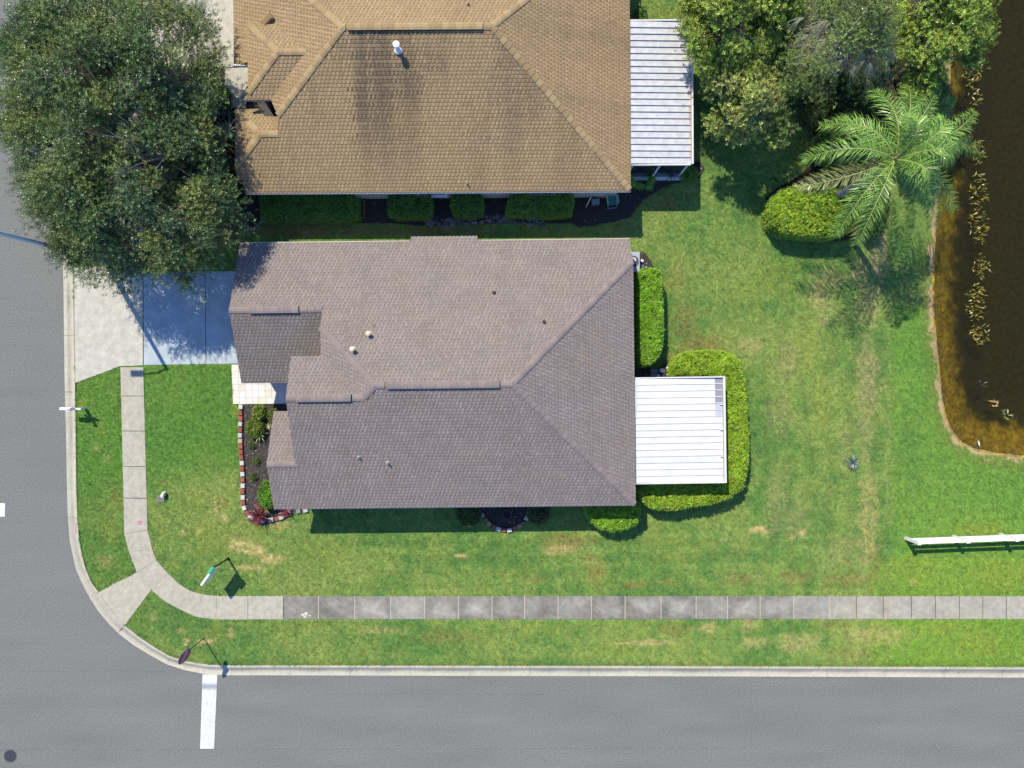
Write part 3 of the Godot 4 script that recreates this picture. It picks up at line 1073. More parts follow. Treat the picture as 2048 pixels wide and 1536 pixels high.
func faces_height(faces: Array, p: Vector2, grow := 0.06) -> float:
	var best := -1.0
	for f in faces:
		if Geometry2D.is_point_in_polygon(p, f.poly) or edge_distance(p, f.poly) < grow:
			best = maxf(best, f.y(p))
	return best


# shingles of one face, laid in courses: a dark backing course and raised tabs on it
func shingle_face(mb: MB, f: Face, look: Callable) -> void:
	var e := f.down.orthogonal()
	var uvp := PackedVector2Array()
	var lo := Vector2(1e9, 1e9)
	var hi := Vector2(-1e9, -1e9)
	for p in f.poly:
		var q := Vector2((p - f.at_).dot(e), (p - f.at_).dot(f.down))
		uvp.append(q)
		lo = lo.min(q)
		hi = hi.max(q)
	var step := 0.152
	var k0 := int(floor(lo.y / step))
	var k1 := int(ceil(hi.y / step))
	var to3 := func(q: Vector2, off: float) -> Vector3:
		var p: Vector2 = f.at_ + e * q.x + f.down * q.y
		return Vector3(p.x, f.h - 0.42 * q.y + off, p.y)
	for k in range(k0, k1 + 1):
		var v0 := k * step
		var v1 := v0 + step
		# backing course, in lengths: its lower band is the dark shadow strip of laminated shingles
		var u := lo.x - rr(0.0, 1.0)
		while u < hi.x:
			var w := 0.98
			var mid: Vector2 = f.at_ + e * (u + w / 2) + f.down * (v0 + step / 2)
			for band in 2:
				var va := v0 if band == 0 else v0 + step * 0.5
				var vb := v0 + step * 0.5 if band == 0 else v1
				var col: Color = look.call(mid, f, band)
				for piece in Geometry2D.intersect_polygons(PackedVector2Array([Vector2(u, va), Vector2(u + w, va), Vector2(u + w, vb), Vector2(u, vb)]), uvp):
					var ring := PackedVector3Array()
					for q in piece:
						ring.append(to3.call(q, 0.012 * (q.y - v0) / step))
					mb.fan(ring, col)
					for i in piece.size():
						var a: Vector2 = piece[i]
						var b: Vector2 = piece[(i + 1) % piece.size()]
						if absf(a.y - v1) < 0.002 and absf(b.y - v1) < 0.002:
							mb.quad(to3.call(a, 0.012), to3.call(b, 0.012), to3.call(b, -0.004), to3.call(a, -0.004), col * 0.4)
			u += w
		# raised tabs
		var u_start: float = lo.x - fmod(absf(k) * 0.31 + rr(0.0, 0.06), 1.0) * 0.19
		for tab in int((hi.x - lo.x) / 0.19) + 2:
			u = u_start + tab * 0.19 + rr(-0.014, 0.014)
			var w := rr(0.084, 0.116)
			var quad := PackedVector2Array([Vector2(u, v0), Vector2(u + w, v0), Vector2(u + w, v1 + 0.004), Vector2(u, v1 + 0.004)])
			var inside := 0
			for q in quad:
				if Geometry2D.is_point_in_polygon(q, uvp):
					inside += 1
			var mid: Vector2 = f.at_ + e * (u + w / 2) + f.down * (v0 + step / 2)
			if inside == 0:
				continue
			var col: Color = look.call(mid, f, 2)
			var polys := [quad]
			if inside < 4:
				polys = Geometry2D.intersect_polygons(quad, uvp)
			for piece in polys:
				var ring := PackedVector3Array()
				for q in piece:
					ring.append(to3.call(q, 0.006 + 0.016 * (q.y - v0) / step))
				mb.fan(ring, col)
				for i in piece.size():
					var a: Vector2 = piece[i]
					var b: Vector2 = piece[(i + 1) % piece.size()]
					if absf(a.y - b.y) < 0.001 and a.y < v0 + 0.01:
						continue
					var oa := 0.006 + 0.016 * (a.y - v0) / step
					var ob := 0.006 + 0.016 * (b.y - v0) / step
					mb.quad(to3.call(a, oa), to3.call(b, ob), to3.call(b, -0.004), to3.call(a, -0.004), col * 0.4)


# the boards under the shingles with their pale fascia edges
func deck_face(mb: MB, f: Face, col: Color) -> void:
	var idx := Geometry2D.triangulate_polygon(f.poly)
	for off in [-0.012, -0.17]:
		for i in range(0, idx.size(), 3):
			var t := []
			for q in 3:
				var p: Vector2 = f.poly[idx[i + q]]
				t.append(Vector3(p.x, f.y(p) + off, p.y))
			mb.tri(t[0], t[1], t[2], col)
	for i in f.poly.size():
		var a := f.poly[i]
		var b := f.poly[(i + 1) % f.poly.size()]
		mb.quad(Vector3(a.x, f.y(a) - 0.012, a.y), Vector3(b.x, f.y(b) - 0.012, b.y), Vector3(b.x, f.y(b) - 0.17, b.y), Vector3(a.x, f.y(a) - 0.17, a.y), col)


# folded cap shingles along a ridge or hip from high to low
func cap_line(roof: Node3D, faces: Array, a: Vector2, b: Vector2, cols: Array, lift := 0.03, half := 0.15) -> void:
	var ya := faces_height(faces, a.lerp(b, 0.004))
	var yb := faces_height(faces, a.lerp(b, 0.996))
	var A := Vector3(a.x, ya, a.y)
	var B := Vector3(b.x, yb, b.y)
	var d := (B - A).normalized()
	var side := Vector3(-d.z, 0, d.x).normalized()
	var mid := a.lerp(b, 0.5)
	var s2 := Vector2(side.x, side.z) * half
	var ym := (ya + yb) / 2
	var dl := faces_height(faces, mid + s2) - ym
	var dr := faces_height(faces, mid - s2) - ym
	var n := maxi(1, int(A.distance_to(B) / 0.30))
	var len_ := A.distance_to(B) / n
	var kinds := []
	for col in cols:
		var mb := MB.new()
		var up := Vector3.UP
		var p := []
		for e in [[-0.03, 0.004], [len_, 0.026]]:
			for s in [[1.0, dl], [0.35, dl * 0.3], [-0.35, dr * 0.3], [-1.0, dr]]:
				p.append(d * e[0] + side * half * s[0] + up * (s[1] + lift + e[1]))
		for i in 3:
			mb.quad(p[i], p[i + 1], p[i + 5], p[i + 4], col)
			mb.quad(p[4 + i], p[5 + i], p[5 + i] - up * 0.03, p[4 + i] - up * 0.03, col * 0.55)
		mb.quad(p[0], p[4], p[4] - up * 0.07, p[0] - up * 0.07, col * 0.8)
		mb.quad(p[3], p[7], p[7] - up * 0.07, p[3] - up * 0.07, col * 0.8)
		kinds.append(mesh_of(mb))
	for i in n:
		put_copy(kinds[rng.randi() % kinds.size()], "cap_shingle", roof, M.shingle, Transform3D(Basis.IDENTITY, A + d * len_ * i))


# walls that rise to the underside of the roof
func wall_run(mb: MB, faces: Array, points: Array, col: Color, bottom := 0.0, closed := true) -> void:
	for i in points.size() - (0 if closed else 1):
		var a := Vector2(points[i][0], points[i][1])
		var b := Vector2(points[(i + 1) % points.size()][0], points[(i + 1) % points.size()][1])
		var n := maxi(1, int(a.distance_to(b) / 0.25))
		for k in n:
			var p := a.lerp(b, float(k) / n)
			var q := a.lerp(b, float(k + 1) / n)
			var hp := maxf(faces_height(faces, p) - 0.1, 2.0)
			var hq := maxf(faces_height(faces, q) - 0.1, 2.0)
			mb.quad(Vector3(p.x, bottom, p.y), Vector3(q.x, bottom, q.y), Vector3(q.x, hq, q.y), Vector3(p.x, hp, p.y), col)


func make_window(house: Node3D, c: Vector3, w: float, h: float, face: Vector3) -> void:
	var b := Basis(Vector3.UP.cross(face).normalized(), Vector3.UP, face)
	var mb := MB.new()
	for s in [-1, 1]:
		mb.box(c + b.x * s * (w / 2), Vector3(0.035, h / 2 + 0.035, 0.04), b, Color.WHITE)
		mb.box(c + b.y * s * (h / 2), Vector3(w / 2 - 0.036, 0.035, 0.04), b, Color.WHITE)
	mb.box(c, Vector3(w / 2 - 0.036, 0.015, 0.03), b, Color.WHITE)
	var win := put(mb, "window", house, M.trim)
	mb = MB.new()
	mb.box(c, Vector3(w / 2 - 0.04, h / 2 - 0.04, 0.012), b, Color.WHITE)
	put(mb, "pane", win, M.glass)
	mb = MB.new()
	mb.box(c + face * 0.05 - Vector3.UP * (h / 2 + 0.06), Vector3(w / 2 + 0.08, 0.025, 0.07), b, Color.WHITE)
	put(mb, "sill", win, M.trim)


func vent_pipe(house: Node3D, faces: Array, p: Vector2, tall: float, r: float, col: Color, capped := false, flash := true) -> void:
	var y := faces_height(faces, p)
	var mb := MB.new()
	mb.tube([Vector3(p.x, y - 0.1, p.y), Vector3(p.x, y + tall, p.y)], [r, r], 12, col)
	if capped:
		mb.lathe(Vector3(p.x, y + tall - 0.05, p.y), [[r * 1.1, 0.0], [r * 1.7, 0.02], [r * 1.7, 0.09], [r * 0.8, 0.13], [0.0, 0.14]], 14, col)
	else:
		mb.lathe(Vector3(p.x, y + tall + 0.002, p.y), [[r * 0.75, 0.0], [0.0, 0.0]], 10, Color(0.03, 0.03, 0.03))
	if flash:
		mb.lathe(Vector3(p.x, y, p.y), [[r * 2.2, 0.005], [r * 1.15, 0.1], [r * 1.0, 0.12]], 12, col * 0.8)
	put(mb, "vent_pipe", house, M.satin)


func ridge_vent(house: Node3D, faces: Array, a: Vector2, b: Vector2, cols: Array) -> void:
	var mb := MB.new()
	var n := int(a.distance_to(b) / 0.3)
	var d2 := (b - a) / n
	var y := faces_height(faces, a.lerp(b, 0.5)) + 0.035
	for i in n:
		var p := a + d2 * i
		var q := p + d2 * 0.985
		var col: Color = cols[rng.randi() % cols.size()]
		var o := Vector2(-d2.y, d2.x).normalized()
		var prof := [[0.165, -0.055], [0.165, 0.03], [0.06, 0.06], [-0.06, 0.06], [-0.165, 0.03], [-0.165, -0.055]]
		for k in 5:
			var s0: Array = prof[k]
			var s1: Array = prof[k + 1]
			var cc := col if k > 0 and k < 4 else Color(0.02, 0.018, 0.02)
			mb.quad(Vector3(p.x + o.x * s0[0], y + s0[1], p.y + o.y * s0[0]), Vector3(q.x + o.x * s0[0], y + s0[1], q.y + o.y * s0[0]), Vector3(q.x + o.x * s1[0], y + s1[1], q.y + o.y * s1[0]), Vector3(p.x + o.x * s1[0], y + s1[1], p.y + o.y * s1[0]), cc)
		for e in [p, q]:
			mb.quad(Vector3(e.x + o.x * 0.165, y - 0.055, e.y + o.y * 0.165), Vector3(e.x + o.x * 0.165, y + 0.03, e.y + o.y * 0.165), Vector3(e.x - o.x * 0.165, y + 0.03, e.y - o.y * 0.165), Vector3(e.x - o.x * 0.165, y - 0.055, e.y - o.y * 0.165), Color(0.02, 0.018, 0.02))
	put(mb, "ridge_vent", house, M.shingle)


func build_roof(house: Node3D, faces: Array, look: Callable) -> Node3D:
	var deck := MB.new()
	for f in faces:
		deck_face(deck, f, Color.WHITE)
	var roof := put(deck, "roof", house, M.deck)
	var sh := MB.new()
	for f in faces:
		shingle_face(sh, f, look)
	put(sh, "shingles", roof, M.shingle, true)
	return roof


# ---------------------------------------------------------------- the corner house
func build_main_house() -> void:
	var house := thing("house", "corner house with a mauve grey shingle roof and tiled front walk", "house", Vector3.ZERO)
	house.position = Vector3(-3.0, 0, -0.5).rotated(Vector3.UP, 0.0105)
	house.rotation.y = 0.0105
	base_of[house] = Vector3(-3.0, 0, -0.5)
	var N := Vector2(0, -1)
	var S := Vector2(0, 1)
	var O := Vector2.ZERO
	var top := 5.13
	var faces := [
		Face.new([[0, 0], [-6.13, 0], [-8.85, -2.72], [-8.85, -3.6], [-13.22, -3.6], [-13.22, -7.03], [-4.87, -7.03], [-4.87, -7.28], [-1.62, -7.28], [-1.62, -7.03], [5.8, -7.03], [5.906, -5.906]], N, O, top),
		Face.new([[0, 0], [5.906, 5.906], [-11.54, 5.906], [-11.54, 3.66], [-10.2, 3.66], [-10.2, 0.545], [-6.675, 0.545], [-6.13, 0]], S, O, top),
		Face.new([[0, 0], [5.906, -5.906], [5.906, 5.906]], Vector2(1, 0), O, top),
		Face.new([[-6.13, 0], [-6.675, 0.545], [-8.62, -1.40], [-8.85, -1.40], [-8.85, -2.72]], Vector2(-1, 0), Vector2(-6.13, 0), top),
		Face.new([[-10.2, 0.545], [-6.675, 0.545], [-8.62, -1.40], [-10.2, -1.40]], N, Vector2(0, 0.545), top - SLOPE * 0.545),
		Face.new([[-11.54, 3.66], [-10.0, 3.66], [-10.0, 1.2], [-11.54, 1.2]], N, Vector2(0, 3.66), top - SLOPE * 3.66),
		Face.new([[-13.22, -3.6], [-8.6, -3.6], [-8.6, -1.25], [-9.85, -1.25], [-9.85, -0.17], [-13.22, -0.17]], S, Vector2(0, -3.6), top - SLOPE * 3.6)]
	var look := func(p: Vector2, f: Face, part: int) -> Color:
		var n: float = nz2.get_noise_2d(p.x * 0.8, p.y * 0.8)
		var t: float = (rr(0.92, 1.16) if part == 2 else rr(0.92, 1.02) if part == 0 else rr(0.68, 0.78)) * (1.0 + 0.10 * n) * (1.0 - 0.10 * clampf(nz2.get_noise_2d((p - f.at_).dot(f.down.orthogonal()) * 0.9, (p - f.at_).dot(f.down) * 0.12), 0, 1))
		var c := Color(0.274, 0.234, 0.213) * t
		var w: float = nz3.get_noise_2d(p.x * 0.5, p.y * 0.5) * 0.04 + nz2.get_noise_2d(p.x * 0.5 + 20.0, p.y * 0.5) * 0.03
		if f.at_.y < -3.0:   # the small garage slope is more weathered
			c = Color(c.r * 0.80, c.g * 0.82, c.b * 0.82)
		return Color(c.r * (1 + w), c.g * (1 + w * 0.3), c.b * (1 - w * 1.4))
	var roof := build_roof(house, faces, look)
	var caps := [Color(0.275, 0.23, 0.21), Color(0.258, 0.218, 0.205), Color(0.29, 0.242, 0.222), Color(0.245, 0.208, 0.195)]
	for l in [[0, 0, 5.85, -5.85], [0, 0, 5.85, 5.85], [-6.13, 0, -8.85, -2.72], [-6.13, 0, -6.675, 0.545], [-6.13, 0, -5.7, 0], [-0.45, 0, 0, 0], [-6.675, 0.545, -7.2, 0.545], [-9.75, 0.545, -10.2, 0.545], [-10.1, 3.66, -11.54, 3.66], [-9.9, -3.6, -8.85, -3.6], [-12.3, -3.6, -13.22, -3.6]]:
		cap_line(roof, faces, Vector2(l[0], l[1]), Vector2(l[2], l[3]), caps)
	ridge_vent(house, faces, Vector2(-5.6, 0), Vector2(-0.55, 0), caps)
	ridge_vent(house, faces, Vector2(-9.72, 0.545), Vector2(-7.25, 0.545), caps)
	ridge_vent(house, faces, Vector2(-12.25, -3.6), Vector2(-9.95, -3.6), caps)
	var cream := Color(0.62, 0.52, 0.34)
	var dark := Color(0.06, 0.045, 0.05)
	for v in [[-6.55, -2.38, 0.30, 0.065, cream, true], [-7.22, -1.66, 0.32, 0.065, cream, true], [-0.80, -4.32, 0.16, 0.045, dark, false], [1.52, -2.86, 0.17, 0.045, dark, false], [-5.06, -6.3, 0.03, 0.035, dark, false], [-0.48, -6.35, 0.03, 0.035, dark, false], [1.41, -5.15, 0.03, 0.03, dark, false], [-6.36, -2.78, 0.03, 0.035, dark, false], [-7.18, 3.34, 0.16, 0.045, Color(0.45, 0.4, 0.36), false], [-5.85, 3.62, 0.24, 0.05, Color(0.5, 0.44, 0.4), false]]:
		vent_pipe(house, faces, Vector2(v[0], v[1]), v[2], v[3], v[4], v[5], v[2] > 0.05)
	var wl := MB.new()
	var cw := Color(0.95, 0.9, 0.8)
	wall_run(wl, faces, [[-12.8, -6.55], [5.4, -6.55], [5.42, 5.42], [-11.1, 5.42], [-11.1, 1.65], [-8.6, 1.65], [-8.6, -0.6], [-12.8, -0.6]], cw)
	wall_run(wl, faces, [[-9.95, 3.6], [-9.95, 1.65]], cw, 2.3, false)
	wall_run(wl, faces, [[-9.95, 1.65], [-9.95, -1.2], [-8.6, -1.2]], cw, 2.75, false)
	wall_run(wl, faces, [[-8.7, -1.2], [-8.7, -3.55]], cw, 2.4, false)
	put(wl, "wall", house, M.wall)
	for w in [[5.43, 1.5, -3.2, 1.5, 1.2, Vector3.RIGHT], [-2.0, 1.5, 5.44, 1.6, 1.2, Vector3.BACK], [-7.5, 1.5, 5.44, 1.6, 1.2, Vector3.BACK], [2.6, 1.5, 5.44, 1.0, 1.0, Vector3.BACK], [-11.12, 1.5, 3.6, 1.7, 1.3, Vector3.LEFT], [-3.0, 1.6, -6.57, 1.2, 1.0, Vector3.FORWARD], [2.5, 1.6, -6.57, 1.2, 1.0, Vector3.FORWARD]]:
		make_window(house, Vector3(w[0], w[1], w[2]), w[3], w[4], w[5])
	# garage door of panels, and the front door in the porch
	var gd := MB.new()
	gd.box(Vector3(-12.81, 1.1, -3.6), Vector3(0.02, 1.1, 2.4), Basis.IDENTITY, Color.WHITE)
	var door := put(gd, "garage_door", house, M.trim)
	for j in 4:
		for i in 4:
			var pm := MB.new()
			pm.box(Vector3(-12.84, 0.3 + j * 0.53, -5.4 + i * 1.2), Vector3(0.012, 0.2, 0.5), Basis.IDENTITY, Color(0.96, 0.96, 0.96))
			put(pm, "panel", door, M.trim)
	var fd := MB.new()
	fd.box(Vector3(-8.63, 1.05, 0.55), Vector3(0.03, 1.05, 0.46), Basis.IDENTITY, Color(0.18, 0.1, 0.07))
	var front := put(fd, "door", house, M.satin)
	fd = MB.new()
	fd.tube([Vector3(-8.7, 1.0, 0.2), Vector3(-8.7, 1.12, 0.2)], [0.015, 0.015], 8, Color(0.5, 0.45, 0.3))
	put(fd, "handle", front, M.metal)
	# gutters: pale drip edges
	for g in [[-11.54, 5.93, 5.93, 5.93, 2.56], [-13.22, -7.06, -4.89, -7.06, 2.09], [-1.6, -7.06, 5.8, -7.06, 2.09]]:
		var a := Vector3(g[0], g[4], g[1])
		var b := Vector3(g[2], g[4], g[3])
		var ge := MB.new()
		ge.box((a + b) / 2, Vector3((b - a).length() / 2, 0.035, 0.012), Basis.IDENTITY, Color(0.75, 0.72, 0.68))
		put(ge, "drip_edge", house, M.trim)


# ---------------------------------------------------------------- the tan house
func build_tan_house() -> void:
	var house := thing("house", "neighbour house with a streaked tan brown shingle roof", "house", Vector3.ZERO)
	house.position = Vector3(-4.0, 0, -16.0).rotated(Vector3.UP, 0.006)
	house.rotation.y = 0.006
	base_of[house] = Vector3(-4.0, 0, -16.0)
	var N := Vector2(0, -1)
	var S := Vector2(0, 1)
	var W := Vector2(-1, 0)
	var faces := [
		Face.new([[-0.81, -15.89], [5.79, -9.29], [-12.84, -9.29], [-12.84, -9.9], [-13.12, -9.9], [-13.12, -10.38], [-11.72, -11.78], [-10.9, -11.78], [-10.8, -12.52], [-7.43, -15.89]], S, Vector2(0, -15.89), 5.37),
		Face.new([[-0.81, -15.89], [5.79, -22.49], [5.79, -9.29]], Vector2(1, 0), Vector2(-0.81, -15.89), 5.37),
		Face.new([[-0.81, -15.89], [-7.43, -15.89], [-13.2, -21.66], [-13.2, -22.49], [5.79, -22.49]], N, Vector2(0, -15.89), 5.37),
		Face.new([[-7.43, -15.89], [-10.8, -12.52], [-11.15, -13.31], [-11.15, -15.3], [-13.2, -15.3], [-13.2, -21.66]], W, Vector2(-7.43, -15.89), 5.37),
		Face.new([[-10.58, -15.18], [-9.28, -15.18], [-11.15, -13.31], [-12.45, -13.31]], S, Vector2(0, -15.18), 4.59),
		Face.new([[-10.58, -15.18], [-12.18, -13.58], [-12.18, -16.78]], W, Vector2(-10.58, 0), 4.59),
		Face.new([[-10.58, -15.18], [-9.28, -15.18], [-10.88, -16.78], [-12.18, -16.78]], N, Vector2(0, -15.18), 4.59),
		Face.new([[-11.72, -11.78], [-13.12, -10.38], [-13.12, -13.18]], W, Vector2(-11.72, 0), 3.644),
		Face.new([[-10.9, -11.78], [-11.72, -11.78], [-13.12, -13.18], [-12.0, -13.18], [-11.6, -12.74], [-10.9, -12.74]], N, Vector2(0, -11.78), 3.644)]
	var look := func(p: Vector2, f: Face, part: int) -> Color:
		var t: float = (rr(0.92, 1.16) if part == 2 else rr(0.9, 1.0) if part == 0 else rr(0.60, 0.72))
		var c := Color(0.388, 0.276, 0.151) * t
		# dark algae streaks running down the slope, strongest under the ridge of the south side
		var e := f.down.orthogonal()
		var u: float = p.dot(e)
		var v: float = (p - f.at_).dot(f.down)
		var streak: float = clampf(nz2.get_noise_2d(u * 1.5, v * 0.10) * 0.8 + nz2.get_noise_2d(u * 0.4 + 9.0, v * 0.07) * 1.1 + 0.16 + 0.25 * nz3.get_noise_2d(p.x, p.y), 0, 1)
		var much: float = 0.30
		if f.down.y > 0.5 and p.y > -16.0 and p.x > -8.5:
			much = 1.0 * smoothstep(6.4, 0.5, v) * (0.6 + 0.4 * smoothstep(4.0, -7.0, p.x)) + 0.25
		elif f.down.y > 0.5:
			much = 0.5
		c = c.lerp(Color(0.085, 0.072, 0.055) * t, clampf(streak * much * 0.85, 0, 0.7))
		var g: float = nz.get_noise_2d(p.x * 2.0, p.y * 2.0)
		c = c.lerp(Color(0.36, 0.26, 0.12) * t, clampf(g * 0.8, 0, 0.5))
		return c
	var roof := build_roof(house, faces, look)
	var caps := [Color(0.40, 0.295, 0.155), Color(0.36, 0.262, 0.135), Color(0.42, 0.315, 0.17), Color(0.34, 0.245, 0.125)]
	for l in [[-0.81, -15.89, 5.74, -9.34], [-0.81, -15.89, 5.74, -22.44], [-7.43, -15.89, -10.8, -12.52], [-7.43, -15.89, -13.15, -21.61], [-7.43, -15.89, -7.3, -15.89], [-1.15, -15.89, -0.81, -15.89], [-10.58, -15.18, -12.18, -13.58], [-10.58, -15.18, -12.18, -16.78], [-9.3, -15.18, -10.58, -15.18], [-11.72, -11.78, -13.07, -10.43], [-11.72, -11.78, -13.07, -13.13], [-10.9, -11.78, -11.72, -11.78]]:
		cap_line(roof, faces, Vector2(l[0], l[1]), Vector2(l[2], l[3]), caps)
	ridge_vent(house, faces, Vector2(-7.2, -15.89), Vector2(-1.2, -15.89), caps)
	vent_pipe(house, faces, Vector2(-5.02, -15.02), 0.55, 0.09, Color(0.62, 0.66, 0.7), true)
	vent_pipe(house, faces, Vector2(-2.1, -9.66), 0.22, 0.03, Color(0.5, 0.47, 0.42), false)
	vent_pipe(house, faces, Vector2(-1.86, -17.1), 0.2, 0.03, Color(0.12, 0.1, 0.1), false)
	# a low cap vent on the west slope
	var cv := MB.new()
	cv.block(Vector3(-11.25, 3.95, -16.95), Vector3(0.30, 0.09, 0.16), Basis(Vector3.UP, 0.62) * Basis(Vector3.BACK, 0.35), 0.05, Color(0.30, 0.20, 0.10))
	put(cv, "roof_vent", house, M.shingle)
	var wl := MB.new()
	var cw := Color(0.95, 0.97, 0.95)
	wall_run(wl, faces, [[-12.4, -9.66], [5.4, -9.66], [5.4, -22.1], [-12.8, -22.1], [-12.8, -15.75], [-11.6, -15.75], [-11.6, -13.2], [-12.75, -13.0], [-12.75, -10.3], [-12.4, -10.2]], cw)
	wall_run(wl, faces, [[-11.05, -15.2], [-11.05, -13.35], [-10.7, -12.6]], Color(0.5, 0.5, 0.5), 2.0, false)
	put(wl, "wall", house, M.wall)
	var bx := MB.new()
	bx.slab(PackedVector2Array([Vector2(-12.9, -14.6), Vector2(-10.3, -14.6), Vector2(-10.3, -12.0), Vector2(-12.9, -12.0)]), 2.1, 2.2, Color(0.5, 0.4, 0.3))
	put(bx, "recess_shade_sheet", house, M.dark)  # near-black sheet added low in the roof gap, standing in for its shade
	for w in [[-8.5, 1.4, -9.64, 1.4, 1.2, Vector3.BACK], [-4.0, 1.4, -9.64, 1.4, 1.2, Vector3.BACK], [1.6, 1.4, -9.64, 1.2, 1.2, Vector3.BACK], [-12.77, 1.5, -11.8, 1.3, 1.3, Vector3.LEFT]]:
		make_window(house, Vector3(w[0], w[1], w[2]), w[3], w[4], w[5])
	var gd := MB.new()
	gd.box(Vector3(-12.82, 1.1, -18.8), Vector3(0.02, 1.1, 2.4), Basis.IDENTITY, Color.WHITE)
	put(gd, "garage_door", house, M.trim)
	# white fascia boards where the garage roof ends beside the entry
	var fb := MB.new()
	fb.box(Vector3(-12.2, 3.0, -15.26), Vector3(1.02, 0.09, 0.03), Basis.IDENTITY, Color.WHITE)
	fb.box(Vector3(-12.25, 2.45, -14.55), Vector3(0.5, 0.05, 0.06), Basis.IDENTITY, Color.WHITE)
	fb.box(Vector3(-3.5, 2.50, -9.265), Vector3(9.3, 0.06, 0.012), Basis.IDENTITY, Color(0.92, 0.90, 0.84))
	put(fb, "fascia", house, M.trim)


# ---------------------------------------------------------------- white pan roofs over the two back patios
func pan_roof(root: Node3D, x0: float, x1: float, z0: float, z1: float, y0: float, y1: float, n: int, inset: int, metal: Material, rib: float) -> void:
	var w := (z1 - z0) / n
	for i in n:
		var mb := MB.new()
		var za := z0 + w * i
		var zb := za + w
		var xa := x0 + (0.16 if i < inset else 0.0)
		var ya := lerpf(y0, y1, (xa - x0) / (x1 - x0))
		var t := rr(0.97, 1.02)
		var col := Color(t, t, t)
		# a shallow tray: pan, then the raised interlocking rib on its south side
		var prof := [[za + 0.004, 0.0], [zb - 0.04, 0.0], [zb - 0.036, rib], [zb - 0.006, rib], [zb - 0.003, -0.03], [za + 0.004, -0.03]]
		for k in prof.size():
			var p: Array = prof[k]
			var q: Array = prof[(k + 1) % prof.size()]
			mb.quad(Vector3(xa, ya + p[1], p[0]), Vector3(x1, y1 + p[1], p[0]), Vector3(x1, y1 + q[1], q[0]), Vector3(xa, ya + q[1], q[0]), col)
		for e in [[xa, ya], [x1, y1]]:
			mb.quad(Vector3(e[0], e[1], za), Vector3(e[0], e[1], zb), Vector3(e[0], e[1] - 0.03, zb), Vector3(e[0], e[1] - 0.03, za), col)
		put(mb, "roof_panel", root, metal)


